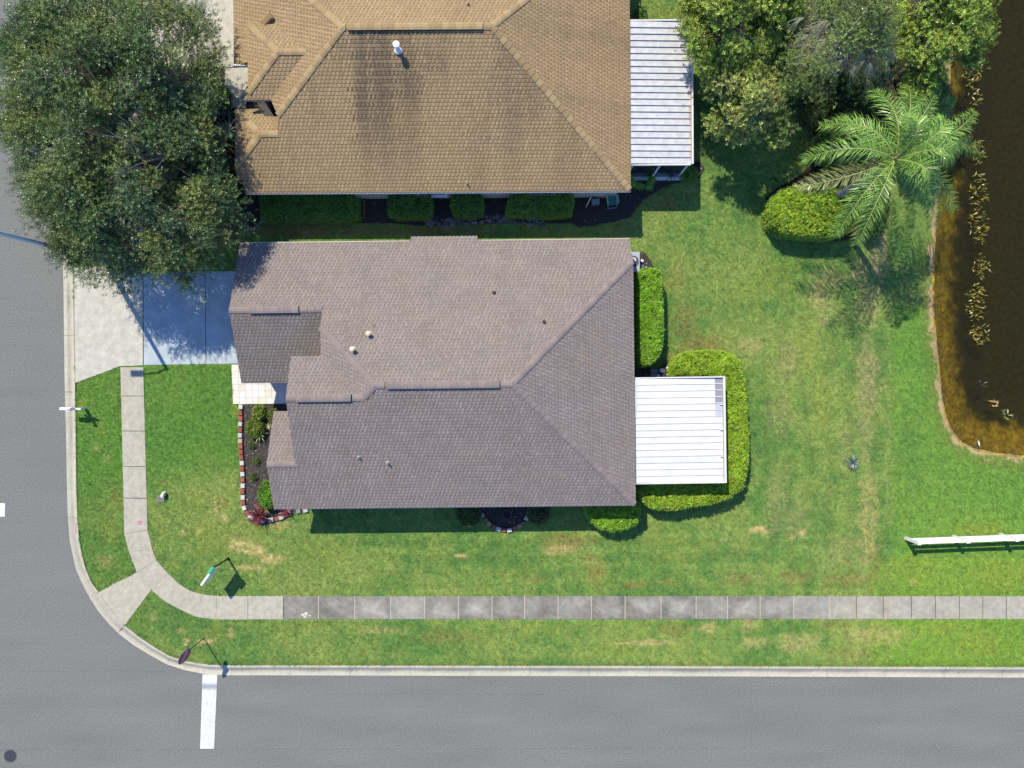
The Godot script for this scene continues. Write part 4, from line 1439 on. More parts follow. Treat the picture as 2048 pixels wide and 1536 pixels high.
func build_patio_covers() -> void:
	# the corner house's cover
	var t := thing("patio_cover", "nearly square white ribbed metal patio roof behind the mauve roofed house", "patio cover", Vector3.ZERO)
	t.position = Vector3(8.0, 0, 2.3).rotated(Vector3.UP, 0.0145)
	t.rotation.y = 0.0145
	base_of[t] = Vector3(8.0, 0, 2.3)
	pan_roof(t, 5.86, 10.22, -0.17, 4.89, 2.48, 2.36, 16, 6, M.white_metal, 0.034)
	var mb := MB.new()
	var I := Basis.IDENTITY
	mb.box(Vector3(10.29, 2.39, 2.36), Vector3(0.05, 0.07, 2.58), I, Color.WHITE)
	put(mb, "gutter", t, M.white_metal)
	mb = MB.new()
	mb.box(Vector3(8.05, 2.42, -0.2), Vector3(2.2, 0.07, 0.03), I, Color.WHITE)
	mb.box(Vector3(8.05, 2.41, 4.92), Vector3(2.2, 0.06, 0.03), I, Color.WHITE)
	mb.box(Vector3(5.94, 2.50, 0.78), Vector3(0.07, 0.03, 0.94), I, Color(0.97, 0.97, 0.98))
	put(mb, "edge_trim", t, M.white_metal)
	for z in [1.13, 2.36, 3.65]:
		mb = MB.new()
		mb.box(Vector3(10.17, 2.45, z), Vector3(0.10, 0.012, 0.025), I, Color.WHITE)
		put(mb, "gutter_strap", t, M.white_metal)
	# leaf and dirt film lying in the outer end of six panels
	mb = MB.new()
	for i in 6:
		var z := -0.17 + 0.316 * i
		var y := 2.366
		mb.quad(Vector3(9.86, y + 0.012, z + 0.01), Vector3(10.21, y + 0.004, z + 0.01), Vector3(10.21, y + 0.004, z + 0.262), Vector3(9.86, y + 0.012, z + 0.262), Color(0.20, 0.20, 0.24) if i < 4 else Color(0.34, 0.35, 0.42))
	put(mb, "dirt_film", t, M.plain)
	for z in [0.0, 2.4, 4.7]:
		mb = MB.new()
		mb.box(Vector3(10.1, 1.16, z), Vector3(0.05, 1.16, 0.05), I, Color.WHITE)
		put(mb, "post", t, M.trim)
	# the neighbour's cover
	t = thing("patio_cover", "long white ribbed metal patio roof with rust stained outer edge behind the tan roofed house", "patio cover", Vector3.ZERO)
	t.position = Vector3(7.3, 0, -14.1).rotated(Vector3.UP, 0.004)
	t.rotation.y = 0.004
	base_of[t] = Vector3(7.3, 0, -14.1)
	pan_roof(t, 5.74, 8.74, -17.55, -10.64, 2.5, 2.4, 22, 0, M.grey_metal, 0.06)
	mb = MB.new()
	mb.box(Vector3(8.80, 2.42, -14.1), Vector3(0.045, 0.06, 3.46), I, Color.WHITE)
	put(mb, "gutter", t, M.white_metal)
	mb = MB.new()
	mb.box(Vector3(7.2, 2.44, -17.6), Vector3(1.5, 0.06, 0.03), I, Color.WHITE)
	mb.box(Vector3(7.2, 2.43, -10.6), Vector3(1.5, 0.06, 0.03), I, Color.WHITE)
	put(mb, "edge_trim", t, M.white_metal)
	mb = MB.new()
	for i in 22:
		var z := -17.55 + 0.314 * i
		if nz3.get_noise_2d(z, 4.0) > -0.25:
			var w := rr(0.05, 0.12)
			mb.quad(Vector3(8.72 - w, 2.415, z + 0.01), Vector3(8.735, 2.409, z + 0.01), Vector3(8.735, 2.409, z + 0.26), Vector3(8.72 - w, 2.415, z + 0.26), Color(0.30, 0.22, 0.15).lerp(Color(0.5, 0.42, 0.34), rng.randf()))
	put(mb, "rust_stain", t, M.plain)
	# glazed south end and posts
	for x in [5.95, 7.3, 8.65]:
		mb = MB.new()
		mb.box(Vector3(x, 1.19, -10.72), Vector3(0.045, 1.19, 0.045), I, Color.WHITE)
		put(mb, "post", t, M.trim)
	for x in [6.62, 7.97]:
		mb = MB.new()
		mb.box(Vector3(x, 1.2, -10.72), Vector3(0.62, 1.1, 0.008), I, Color.WHITE)
		put(mb, "pane", t, M.glass)
	mb = MB.new()
	mb.box(Vector3(7.3, 0.06, -10.62), Vector3(1.5, 0.06, 0.08), I, Color.WHITE)
	put(mb, "sill", t, M.trim)
	var fl := MB.new()
	fl.slab(PackedVector2Array([Vector2(5.5, -0.1), Vector2(10.3, -0.1), Vector2(10.3, 4.9), Vector2(5.5, 4.9)]), -0.1, 0.03, Color.WHITE)
	fl.slab(PackedVector2Array([Vector2(5.4, -17.5), Vector2(8.7, -17.5), Vector2(8.7, -10.7), Vector2(5.4, -10.7)]), -0.1, 0.03, Color.WHITE)
	put(fl, "patio_floor", self, M.concrete).set_meta("kind", "structure")


# ---------------------------------------------------------------- leaves
func add_leaf(mb: MB, base: Vector3, dir: Vector3, up: Vector3, long: float, wide: float, col: Color, fold := 0.2) -> void:
	var side := dir.cross(up).normalized()
	var m := base + dir * long * 0.48
	var l := m + side * wide * 0.5 + up * wide * fold
	var r := m - side * wide * 0.5 + up * wide * fold
	var tip := base + dir * long - up * long * 0.08
	mb.tri(base, l, tip, col)
	mb.tri(base, tip, r, col)


# a twig tip with leaves round it
func sprig(n: int, twig: float, long: float, wide: float, spread: float, seed_: int) -> ArrayMesh:
	var g := RandomNumberGenerator.new()
	g.seed = seed_
	var mb := MB.new()
	for i in n:
		var s := twig * (i + 0.5) / n
		var a := i * 2.4 + g.randf_range(-0.5, 0.5)
		var e := g.randf_range(0.1, 1.0) * spread
		var dir := Vector3(cos(a) * sin(e + 0.5), cos(e + 0.5) * 0.8 + 0.15, sin(a) * sin(e + 0.5)).normalized()
		var up := (Vector3.UP + Vector3(g.randf_range(-0.5, 0.5), 0, g.randf_range(-0.5, 0.5))).normalized()
		if absf(dir.dot(up)) > 0.9:
			up = Vector3(-dir.y, dir.x, 0.3).normalized()
		var t := g.randf_range(0.75, 1.0)
		add_leaf(mb, Vector3(cos(a) * 0.012, s, sin(a) * 0.012), dir, up, long * g.randf_range(0.75, 1.2), wide * g.randf_range(0.8, 1.15), Color(t, t, t))
	return mesh_of(mb)


# ---------------------------------------------------------------- trees
# crown: plan outline (plan units seen at height h), crown base and top heights
func make_tree(called: String, label: String, base: Vector3, outline: Array, h: float, low: float, high: float, clusters: int, per: int, pal: Array, leaf: ArrayMesh, trunk_r: float, bark: Color, spread := 0.75, group := "", twigs := true, lower := 0.35, gaps := -0.16) -> Node3D:
	var t := thing(called, label, "tree", base, group)
	var poly := plan(outline, h)
	var shrunk := Geometry2D.offset_polygon(poly, -spread * 0.4)
	if shrunk.size() > 0:
		poly = shrunk[0]
	var box_ := bounds(poly)
	var mid := Vector2.ZERO
	for p in poly:
		mid += p / poly.size()
	var fork := base.lerp(Vector3(mid.x, base.y, mid.y), 0.25) + Vector3.UP * (low * 0.62)
	var mb := MB.new()
	mb.tube([base - Vector3.UP * 0.1, base + Vector3(0.02, 0.25, 0), base.lerp(fork, 0.55) + Vector3(rr(-0.1, 0.1), 0, rr(-0.1, 0.1)), fork + Vector3.UP * 0.15], [trunk_r * 1.5, trunk_r * 1.08, trunk_r * 0.95, trunk_r * 0.85], 10, bark)
	put(mb, "trunk", t, M.bark)
	# cluster centres: spread over the plan, two storeys
	var cs := []
	var guard := 0
	var gap := sqrt(box_.get_area() / clusters) * 0.62
	while cs.size() < clusters and guard < clusters * 60:
		guard += 1
		var p := Vector2(rr(box_.position.x, box_.end.x), rr(box_.position.y, box_.end.y))
		if not Geometry2D.is_point_in_polygon(p, poly):
			continue
		var bough := nz.get_noise_2d(p.x * 2.6 + base.x, p.y * 2.6)
		if bough < gaps:
			continue
		var d := edge_distance(p, poly)
		var dome := 1.0 - exp(-d / (0.22 * minf(box_.size.x, box_.size.y)))
		var y := low + (high - low) * (0.12 + 0.82 * dome) + rr(-0.5, 0.5) + 1.5 * bough
		var storey := 0
		if rng.randf() < lower:
			y = low + (y - low) * rr(0.05, 0.6)
			storey = 1
		var ok := true
		for c in cs:
			if c[1] == storey and Vector2(c[0].x, c[0].z).distance_to(p) < gap:
				ok = false
				break
		if ok or guard > clusters * 45:
			cs.append([Vector3(p.x, y, p.y), storey, d])
	# limbs
	var tips := []
	var nl := 7
	for i in nl:
		var a := TAU * (i + rr(-0.25, 0.25)) / nl
		var reach := 0.0
		while reach < 9.0 and Geometry2D.is_point_in_polygon(mid + Vector2(cos(a), sin(a)) * (reach + 0.4), poly):
			reach += 0.4
		reach *= 0.62
		var tip := Vector3(mid.x + cos(a) * reach, lerpf(low, high, rr(0.35, 0.6)), mid.y + sin(a) * reach)
		var m1 := fork.lerp(tip, 0.4) + Vector3(rr(-0.3, 0.3), 0.35, rr(-0.3, 0.3))
		var m2 := fork.lerp(tip, 0.72) + Vector3(rr(-0.3, 0.3), 0.3, rr(-0.3, 0.3))
		mb = MB.new()
		mb.tube([fork, m1, m2, tip], [trunk_r * 0.55, trunk_r * 0.40, trunk_r * 0.27, trunk_r * 0.15], 7, bark)
		put(mb, "limb", t, M.bark)
		tips.append(m1)
		tips.append(m2)
		tips.append(tip)
	# branches, twigs and leaves
	var br := MB.new()
	var cr := Crowd.new()
	for c in cs:
		var p: Vector3 = c[0]
		var best := 1e9
		var from: Vector3 = tips[0]
		for q in tips:
			var dd: float = q.distance_to(p) + maxf(0.0, q.y - p.y) * 2.0
			if dd < best:
				best = dd
				from = q
		var k := from.lerp(p, 0.5) + Vector3(rr(-0.25, 0.25), rr(0.0, 0.3), rr(-0.25, 0.25))
		br.tube([from, k, p], [0.045, 0.03, 0.014], 4, bark * rr(0.9, 1.2), false)
		var size := spread * rr(0.75, 1.25)
		if twigs:
			for j in 4:
				var a := rr(0, TAU)
				var e := p + Vector3(cos(a) * size * rr(0.6, 1.1), rr(-0.1, 0.35) * size, sin(a) * size * rr(0.6, 1.1))
				var e2 := p.lerp(e, 0.5) + Vector3(rr(-0.1, 0.1), rr(0, 0.12), rr(-0.1, 0.1))
				br.tube([p, e2, e], [0.014, 0.010, 0.005], 3, bark * rr(0.8, 1.25), false)
		var tone: Color = pal[rng.randi() % pal.size()]
		tone = tone * (1.0 + 0.25 * nz2.get_noise_2d(p.x, p.z))
		var out := Vector2(p.x - mid.x, p.z - mid.y).normalized()
		for j in int(per * rr(0.6, 1.3) * (0.85 if c[2] < 0.5 else 1.0)):
			var v := Vector3(rng.randfn(), rng.randfn() * 0.55, rng.randfn()) * size * 0.52
			var q := p + v
			var nrm := (v.normalized() * 0.8 + Vector3(out.x * 0.35, 0.75, out.y * 0.35) + Vector3(rr(-0.6, 0.6), rr(-0.3, 0.3), rr(-0.6, 0.6))).normalized()
			var x := nrm.cross(Vector3(rr(-1, 1), rr(-1, 1), rr(-1, 1))).normalized()
			var s := rr(0.75, 1.25)
			cr.add(Transform3D(Basis(x * s, nrm * s, x.cross(nrm) * s), q), tone * (0.45 + 1.25 * rng.randf() * rng.randf() + 0.25 * rng.randf()))
	put(br, "branches", t, M.bark, true)
	put_crowd(cr, "crown", t, leaf, M.gloss_leaf)
	return t


func build_trees() -> void:
	var oak_leaf := sprig(11, 0.20, 0.082, 0.036, 1.0, 5)
	var soft_leaf := sprig(12, 0.18, 0.088, 0.042, 1.1, 6)
	var grey := Color(0.20, 0.175, 0.145)
	make_tree("oak_tree", "huge dark green oak whose crown covers the street edge and tan house's drive", at(345, 345), [[-50, 60], [20, -40], [150, -80], [300, -70], [390, -20], [420, 60], [418, 130], [420, 200], [412, 280], [430, 340], [450, 410], [448, 458], [400, 500], [340, 560], [305, 552], [262, 530], [215, 545], [190, 574], [165, 586], [130, 565], [100, 520], [62, 490], [48, 440], [5, 405], [-15, 330], [-50, 250], [-45, 150]], 6.0, 3.3, 8.4, 370, 118, [Color(0.130, 0.205, 0.062), Color(0.104, 0.18, 0.055), Color(0.168, 0.235, 0.066), Color(0.118, 0.19, 0.074), Color(0.21, 0.255, 0.064)], oak_leaf, 0.34, grey, 0.56, "", true, 0.18, -0.20)
	# the trees in the north east
	var yl := [Color(0.29, 0.39, 0.055), Color(0.235, 0.34, 0.05), Color(0.33, 0.42, 0.07)]
	make_tree("leafy_tree", "bright green tree whose crown overhangs the long patio roof's end", at(1400, 70), [[1378, 20], [1390, -60], [1500, -90], [1610, -60], [1622, 30], [1580, 80], [1600, 118], [1545, 112], [1500, 96], [1450, 106], [1428, 84], [1385, 66]], 6.0, 3.4, 7.4, 92, 95, yl, soft_leaf, 0.2, grey, 0.42, "", true, 0.22)
	make_tree("leafy_tree", "yellow green tree standing on the lawn south of the one overhanging the patio roof", at(1480, 268), [[1430, 170], [1440, 120], [1500, 98], [1560, 95], [1602, 130], [1598, 185], [1606, 235], [1592, 268], [1545, 278], [1508, 250], [1478, 240], [1432, 228]], 5.0, 2.6, 5.6, 60, 78, [Color(0.34, 0.40, 0.095), Color(0.30, 0.37, 0.08), Color(0.27, 0.35, 0.07), Color(0.37, 0.41, 0.12)], soft_leaf, 0.14, grey, 0.38, "", true, 0.22)
	var mossy := make_tree("moss_oak", "grey green oak hung with pale moss between the leafy trees and the pond tree", at(1660, 130), [[1592, 60], [1618, -60], [1700, -120], [1800, -110], [1835, 20], [1850, 88], [1822, 150], [1765, 134], [1705, 156], [1650, 145], [1602, 112]], 7.5, 4.2, 8.8, 92, 100, [Color(0.22, 0.31, 0.07), Color(0.19, 0.285, 0.07), Color(0.26, 0.335, 0.075)], sprig(10, 0.2, 0.07, 0.028, 1.0, 9), 0.3, Color(0.24, 0.22, 0.19), 0.5)
	moss(mossy, [[1625, 60, 40, 0.5], [1655, 35, 50, 0.3], [1690, 50, 55, 0.45], [1665, 75, 40, 0.6], [1740, 60, 50, -0.4], [1770, 45, 40, -0.3], [1718, 90, 40, -0.7], [1640, 95, 40, 0.9], [1700, 20, 40, 0.2], [1740, 120, 40, -1.0], [1622, 20, 30, 0.5], [1690, 110, 40, 0.1], [1760, 95, 30, -0.5]])
	make_tree("leafy_tree", "vivid green tree leaning out over the top edge of the pond", at(1790, 160), [[1800, 30], [1800, -90], [1900, -130], [2010, -100], [2030, 0], [2024, 80], [1990, 116], [1950, 128], [1925, 158], [1895, 172], [1850, 130]], 6.5, 3.6, 7.4, 84, 98, [Color(0.27, 0.39, 0.06), Color(0.23, 0.35, 0.055), Color(0.32, 0.42, 0.065)], soft_leaf, 0.2, grey, 0.42, "", true, 0.22)
	make_tree("oak_tree", "dark oak between the bright tree and the mossy oak at the top edge", at(1610, -20), [[1560, 60], [1570, -60], [1640, -90], [1680, -20], [1640, 80], [1590, 110]], 4.5, 2.4, 5.0, 26, 100, [Color(0.07, 0.12, 0.035), Color(0.085, 0.135, 0.035)], soft_leaf, 0.16, grey, 0.6)


func moss(tree: Node3D, spots: Array) -> void:
	var mb := MB.new()
	for k in 9:
		var a := rr(-0.5, 0.5)
		var p := Vector3(rr(-0.03, 0.03), 0, rr(-0.03, 0.03))
		var w := rr(0.004, 0.009)
		var d := Vector3(1.0, -0.55, a)
		for i in 5:
			var q := p + d.normalized() * 0.11 + Vector3(0, 0, rr(-0.03, 0.03))
			var s := Vector3(0, 0.3, 1).normalized() * w
			mb.quad(p - s, p + s, q + s * 0.85, q - s * 0.85, Color(0.9, 0.9, 0.9) * rr(0.75, 1.0))
			d.y -= 0.22
			p = q
	var strand := mesh_of(mb)
	var cr := Crowd.new()
	for s in spots:
		for k in int(s[2] * 0.4):
			var r := rng.randfn() * 0.3
			var al: float = rng.randfn() * 0.55
			var dir: float = s[3] + 0.9
			var p := at(s[0], s[1], 6.6 + rr(-1.4, 0.6)) + Vector3(cos(dir), 0, sin(dir)) * al + Vector3(-sin(dir), 0, cos(dir)) * r
			var g := rr(0.7, 1.25)
			cr.add(Transform3D(Basis(Vector3.UP, -s[3] - 2.2 + rr(-0.5, 0.5)).scaled(Vector3.ONE * rr(0.7, 1.4)), p), Color(0.34, 0.34, 0.21) * g)
	put_crowd(cr, "moss", tree, strand, M.leaf)


# ---------------------------------------------------------------- palm
func frond_mesh(mb: MB, rmb: MB, a: Vector3, tip: Vector3, lift: float, col: Color, leaf_long: float, sway: float) -> void:
	var n := 92
	var flat_d := Vector3(tip.x - a.x, 0, tip.z - a.z)
	var side := Vector3(-flat_d.z, 0, flat_d.x).normalized()
	var pts := []
	for i in n + 1:
		var s := float(i) / n
		var p := a.lerp(tip, s) + Vector3.UP * lift * 4.0 * s * (1.0 - s) + side * sway * sin(s * PI * 0.9) * 0.7
		pts.append(p)
	var rad := []
	for i in n + 1:
		rad.append(lerpf(0.035, 0.006, float(i) / n))
	rmb.tube(pts, rad, 4, Color(0.27, 0.33, 0.10), false)
	for i in range(4, n + 1):
		var s := float(i) / n
		var d: Vector3 = (pts[i] - pts[i - 1]).normalized()
		var lat := d.cross(Vector3.UP).normalized()
		var up := lat.cross(d).normalized()
		var len_ := leaf_long * (0.35 + 0.75 * sin(PI * clampf(s * 0.92 + 0.06, 0, 1))) * rr(0.85, 1.1)
		for sd in [-1.0, 1.0]:
			for twin in 1:
				var dir: Vector3 = (lat * sd * rr(0.7, 1.0) + d * rr(0.35, 1.0) + up * rr(-0.3, 0.5)).normalized()
				var p: Vector3 = pts[i] - d * rr(0.0, 0.05)
				var w := rr(0.013, 0.019)
				var c := col * rr(0.55, 1.45)
				var q := p + dir * len_ * 0.55
				var e := p + dir * len_ + Vector3.DOWN * len_ * rr(0.2, 0.65)
				var ws := d * w
				mb.tri(p - ws * 0.5, p + ws * 0.5, q + ws, c)
				mb.tri(p - ws * 0.5, q + ws, q - ws, c)
				mb.tri(q - ws, q + ws, e, c)


func build_palm() -> void:
	var base := at(1648, 403)
	var top := at(1786, 322, 6.4)
	var t := thing("palm_tree", "tall feather palm with arching green fronds beside the pond", "palm", base)
	var mb := MB.new()
	var pts := []
	var rad := []
	for i in 25:
		var s := i / 24.0
		pts.append(base.lerp(top, s) + Vector3(0.12 * sin(s * 3.0), 0, 0.05 * sin(s * 5.0)))
		rad.append(lerpf(0.19, 0.13, s) * (1.0 + (0.04 if i % 2 == 0 else -0.02)))
	mb.tube(pts, rad, 12, Color(0.34, 0.33, 0.31))
	put(mb, "trunk", t, M.bark)
	mb = MB.new()
	mb.tube([top - Vector3.UP * 0.6, top - Vector3.UP * 0.1, top + Vector3.UP * 0.35], [0.15, 0.17, 0.05], 10, Color(0.16, 0.20, 0.06))
	put(mb, "crownshaft", t, M.bark)
	var g := Color(0.155, 0.275, 0.055)
	for f in [[1740, 178, 0.75, 0.3], [1818, 172, 0.8, -0.2], [1872, 190, 0.75, -0.3], [1948, 218, 0.7, 0.5], [1962, 312, 0.75, -0.6], [1935, 280, 0.6, 0.2], [1906, 425, 0.7, -0.6], [1866, 455, 0.65, -0.3], [1676, 474, 0.6, 0.5], [1716, 490, 0.6, 0.3], [1606, 322, 0.75, 0.4], [1636, 256, 0.8, 0.6], [1592, 372, 0.5, -0.3], [1690, 230, 0.6, -0.5], [1800, 395, 0.9, 0.2], [1850, 350, 1.0, -0.2], [1830, 270, 1.0, 0.3], [1760, 270, 0.9, 0.2],  [1885, 255, 0.8, 0.2]]:
		var tip := at(f[0], f[1], 5.5 + rr(-0.3, 0.3))
		if Vector2(f[0] - 1786, f[1] - 322).length() < 90:
			tip.y = 7.6
		var r := MB.new()
		var m := MB.new()
		var dead: bool = f[0] == 1592 or f[0] == 1906
		frond_mesh(m, r, top + Vector3.UP * 0.15, tip, f[2] * (0.5 if dead else 1.0), Color(0.20, 0.22, 0.08) if f[0] == 1592 else g * rr(0.8, 1.2), 0.74, f[3])
		var fr := put(m, "frond", t, M.gloss_leaf)
		put(r, "stem", fr, M.leaf)
	# the shorter palm behind it in the thicket
	base = at(1850, 235)
	top = at(1852, 232, 3.0)
	t = thing("palm_tree", "shorter palm half hidden behind the tall palm at the thicket edge", "palm", base)
	mb = MB.new()
	mb.tube([base, top], [0.14, 0.1], 10, Color(0.2, 0.17, 0.13))
	put(mb, "trunk", t, M.bark)
	for f in [[1838, 148], [1872, 152], [1900, 190], [1885, 250], [1800, 210], [1815, 165]]:
		var r := MB.new()
		var m := MB.new()
		frond_mesh(m, r, top, at(f[0], f[1], 3.3), 0.5, g * rr(0.6, 0.9), 0.5, rr(-0.4, 0.4))
		var fr := put(m, "frond", t, M.gloss_leaf)
		put(r, "stem", fr, M.leaf)


# ---------------------------------------------------------------- hedges and shrubs
func make_hedge(called: String, label: String, category: String, outline: Array, h: float, pal: Array, leaf: ArrayMesh, dens: float, group := "", round_ := 0.25, rough := 0.10) -> void:
	var poly := plan(outline, h * 0.9)
	var r := bounds(poly)
	var c := r.get_center()
	var t := thing(called, label, category, Vector3(c.x, 0, c.y), group)
	# twiggy core
	var core := MB.new()
	var inner := Geometry2D.offset_polygon(poly, -0.13)
	for p in inner:
		core.slab(p, 0.02, h - 0.16, Color(0.035, 0.045, 0.018))
	put(core, "branches", t, M.bark)
	var cr := Crowd.new()
	var n := int(r.get_area() * dens)
	for i in n:
		var p := Vector2(rr(r.position.x, r.end.x), rr(r.position.y, r.end.y))
		if not Geometry2D.is_point_in_polygon(p, poly):
			continue
		var d := edge_distance(p, poly)
		if d < 0.05 + 0.10 * nz3.get_noise_2d(p.x * 0.6, p.y * 0.6):
			continue
		var y := h - 0.02
		var tilt := Vector2.ZERO
		if d < round_:
			y -= round_ * (1.0 - sqrt(maxf(0.0, 1.0 - pow(1.0 - d / round_, 2.0)))) * 0.9
		y += rough * (nz3.get_noise_2d(p.x * 0.8, p.y * 0.8) + nz2.get_noise_2d(p.x * 1.5, p.y * 1.5)) + rr(-0.05, 0.02)
		if rng.randf() < 0.05:
			y += rr(0.02, 0.10)
		tilt = (p - c).normalized() * (0.5 if d < round_ else 0.1)
		var nrm := Vector3(tilt.x + rr(-0.6, 0.6), 1.0, tilt.y + rr(-0.6, 0.6)).normalized()
		var x := nrm.cross(Vector3(rr(-1, 1), 0.1, rr(-1, 1))).normalized()
		var s := rr(0.7, 1.25)
		var tone: Color = pal[rng.randi() % pal.size()]
		var nn := nz2.get_noise_2d(p.x * 1.1 + 7.0, p.y * 1.1)
		cr.add(Transform3D(Basis(x * s, nrm * s, x.cross(nrm) * s), Vector3(p.x, y - 0.06, p.y)), tone * rr(0.6, 1.35) * (1.0 + 0.35 * nn))
	# sides
	for i in poly.size():
		var a := poly[i]
		var b := poly[(i + 1) % poly.size()]
		var o := (b - a).orthogonal().normalized()
		if Geometry2D.is_point_in_polygon((a + b) / 2 + o * 0.03, poly):
			o = -o
		for k in int(a.distance_to(b) * h * dens * 0.55):
			var p := a.lerp(b, rng.randf()) - o * rr(0.0, 0.14)
			var y := rr(0.05, h - 0.1)
			var nrm := Vector3(o.x + rr(-0.5, 0.5), rr(0.2, 0.9), o.y + rr(-0.5, 0.5)).normalized()
			var x := nrm.cross(Vector3(rr(-1, 1), 0.1, rr(-1, 1))).normalized()
			var s := rr(0.7, 1.2)
			cr.add(Transform3D(Basis(x * s, nrm * s, x.cross(nrm) * s), Vector3(p.x, y, p.y)), pal[rng.randi() % pal.size()] * rr(0.6, 1.1))
	put_crowd(cr, "foliage", t, leaf, M.gloss_leaf)
	# stray shoots that stand out of the clipped top, and a few bare twigs
	if r.get_area() > 1.2:
		var sh := MB.new()
		for i in int(r.get_area() * 7):
			var p := Vector2(rr(r.position.x, r.end.x), rr(r.position.y, r.end.y))
			if not Geometry2D.is_point_in_polygon(p, poly):
				continue
			var a := Vector3(p.x, h - 0.1, p.y)
			var e := a + Vector3(rr(-0.12, 0.12), rr(0.08, 0.24), rr(-0.12, 0.12))
			sh.tube([a, e], [0.006, 0.003], 3, Color(0.15, 0.13, 0.07), false)
			for k in 4:
				add_leaf(sh, a.lerp(e, 0.5 + 0.16 * k), Vector3(rr(-1, 1), rr(0.0, 0.6), rr(-1, 1)).normalized(), Vector3.UP, 0.07, 0.035, pal[rng.randi() % pal.size()] * rr(0.8, 1.2))
		put(sh, "shoots", t, M.leaf, true)


func ring(cx: float, cy: float, rx: float, ry: float, wob := 0.08, n := 18) -> Array:
	var out := []
	for i in n:
		var a := TAU * i / n
		var w := 1.0 + wob * nz2.get_noise_2d(cx + cos(a) * 2.0, cy + sin(a) * 2.0)
		out.append([cx + cos(a) * rx * w, cy + sin(a) * ry * w])
	return out


func build_hedges() -> void:
	var small := sprig(6, 0.08, 0.075, 0.042, 1.1, 21)
	var tiny := sprig(7, 0.06, 0.05, 0.027, 1.1, 22)
	var deep := [Color(0.10, 0.23, 0.035), Color(0.125, 0.27, 0.04), Color(0.155, 0.30, 0.045)]
	var g := "clipped shrubs along the tan house wall"
	make_hedge("hedge", "longest clipped dark hedge against the tan house's south wall", "hedge", [[519, 390], [716, 386], [715, 436], [690, 441], [640, 438], [560, 441], [522, 440]], 0.95, deep, tiny, 520, g, 0.16)
	make_hedge("hedge", "clipped shrub right of the longest hedge, second along the tan house wall", "hedge", [[776, 390], [862, 388], [864, 425], [855, 434], [800, 436], [776, 430]], 0.9, deep, tiny, 520, g, 0.18)
	make_hedge("hedge", "small round clipped shrub, third along the tan house wall", "hedge", [[903, 388], [962, 388], [968, 410], [962, 428], [940, 434], [908, 430], [901, 412]], 0.9, deep, tiny, 520, g, 0.2)
	make_hedge("hedge", "clipped hedge left of the folding chair, last along the tan house wall", "hedge", [[1022, 388], [1145, 386], [1148, 400], [1143, 428], [1100, 433], [1050, 430], [1014, 430], [1012, 416]], 0.95, [Color(0.125, 0.27, 0.036), Color(0.16, 0.32, 0.044), Color(0.2, 0.36, 0.05)], tiny, 520, g, 0.2)
	var lime := [Color(0.185, 0.385, 0.022), Color(0.22, 0.42, 0.03), Color(0.145, 0.33, 0.02), Color(0.26, 0.43, 0.04)]
	make_hedge("hedge", "upright lime green hedge strip along the mauve roofed house's east wall", "hedge", [[1276, 545], [1290, 537], [1315, 537], [1322, 548], [1325, 600], [1326, 660], [1323, 700], [1312, 720], [1298, 730], [1283, 728], [1278, 700], [1277, 620]], 1.35, lime, small, 480, "", 0.2)
	make_hedge("hedge", "broad lime green hedge curving round the square patio roof", "hedge", [[1347, 752], [1346, 735], [1354, 716], [1375, 706], [1430, 702], [1468, 710], [1484, 730], [1490, 770], [1495, 830], [1497, 890], [1494, 940], [1484, 975], [1460, 996], [1420, 1007], [1380, 1014], [1340, 1020], [1305, 1017], [1286, 1002], [1281, 985], [1300, 950], [1420, 945], [1430, 900], [1430, 790], [1420, 752]], 1.3, [Color(0.24, 0.41, 0.024), Color(0.28, 0.44, 0.03), Color(0.175, 0.34, 0.02), Color(0.33, 0.43, 0.04)], small, 480, "", 0.22, 0.09)
	make_hedge("shrub", "rounded lime shrub half shaded under the south eave of the mauve roofed house", "shrub", [[1172, 1010], [1278, 1008], [1281, 1022], [1275, 1045], [1255, 1058], [1228, 1063], [1200, 1057], [1180, 1040], [1172, 1022]], 1.25, lime, small, 480, "", 0.3)
	make_hedge("shrub", "large rounded yellow green shrub at the foot of the tall palm", "shrub", [[1541, 422], [1546, 397], [1564, 380], [1602, 371], [1648, 372], [1678, 381], [1696, 397], [1705, 418], [1707, 446], [1698, 464], [1668, 472], [1612, 471], [1566, 464], [1546, 446]], 1.5, [Color(0.28, 0.43, 0.028), Color(0.21, 0.37, 0.024), Color(0.37, 0.46, 0.04), Color(0.13, 0.27, 0.02)], small, 430, "", 0.4, 0.14)
	make_hedge("shrub", "low green bushy plants east of the palm foot shrub", "shrub", [[1728, 440], [1726, 410], [1750, 390], [1775, 400], [1778, 430], [1765, 465], [1740, 476]], 0.9, [Color(0.08, 0.16, 0.03), Color(0.10, 0.18, 0.03)], small, 330, "", 0.3, 0.14)
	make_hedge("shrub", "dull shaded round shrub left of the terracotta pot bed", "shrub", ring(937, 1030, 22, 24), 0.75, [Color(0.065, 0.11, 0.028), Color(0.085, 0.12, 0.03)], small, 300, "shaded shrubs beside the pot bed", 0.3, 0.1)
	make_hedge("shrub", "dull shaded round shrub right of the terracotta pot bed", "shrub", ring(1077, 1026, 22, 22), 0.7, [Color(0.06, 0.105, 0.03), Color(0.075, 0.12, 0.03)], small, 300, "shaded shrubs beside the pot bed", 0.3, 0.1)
	# front bed
	make_hedge("shrub", "small yellow green shrub nearest the tiled walk in the brick edged bed", "shrub", ring(515, 826, 11, 14), 0.55, [Color(0.21, 0.29, 0.04), Color(0.16, 0.25, 0.03)], small, 700, "", 0.2, 0.1)
	make_hedge("shrub", "olive shrub beside the pale spiky plant in the brick edged bed", "shrub", ring(507, 857, 16, 18), 0.55, [Color(0.11, 0.17, 0.025), Color(0.16, 0.22, 0.03)], small, 700, "", 0.25, 0.1)
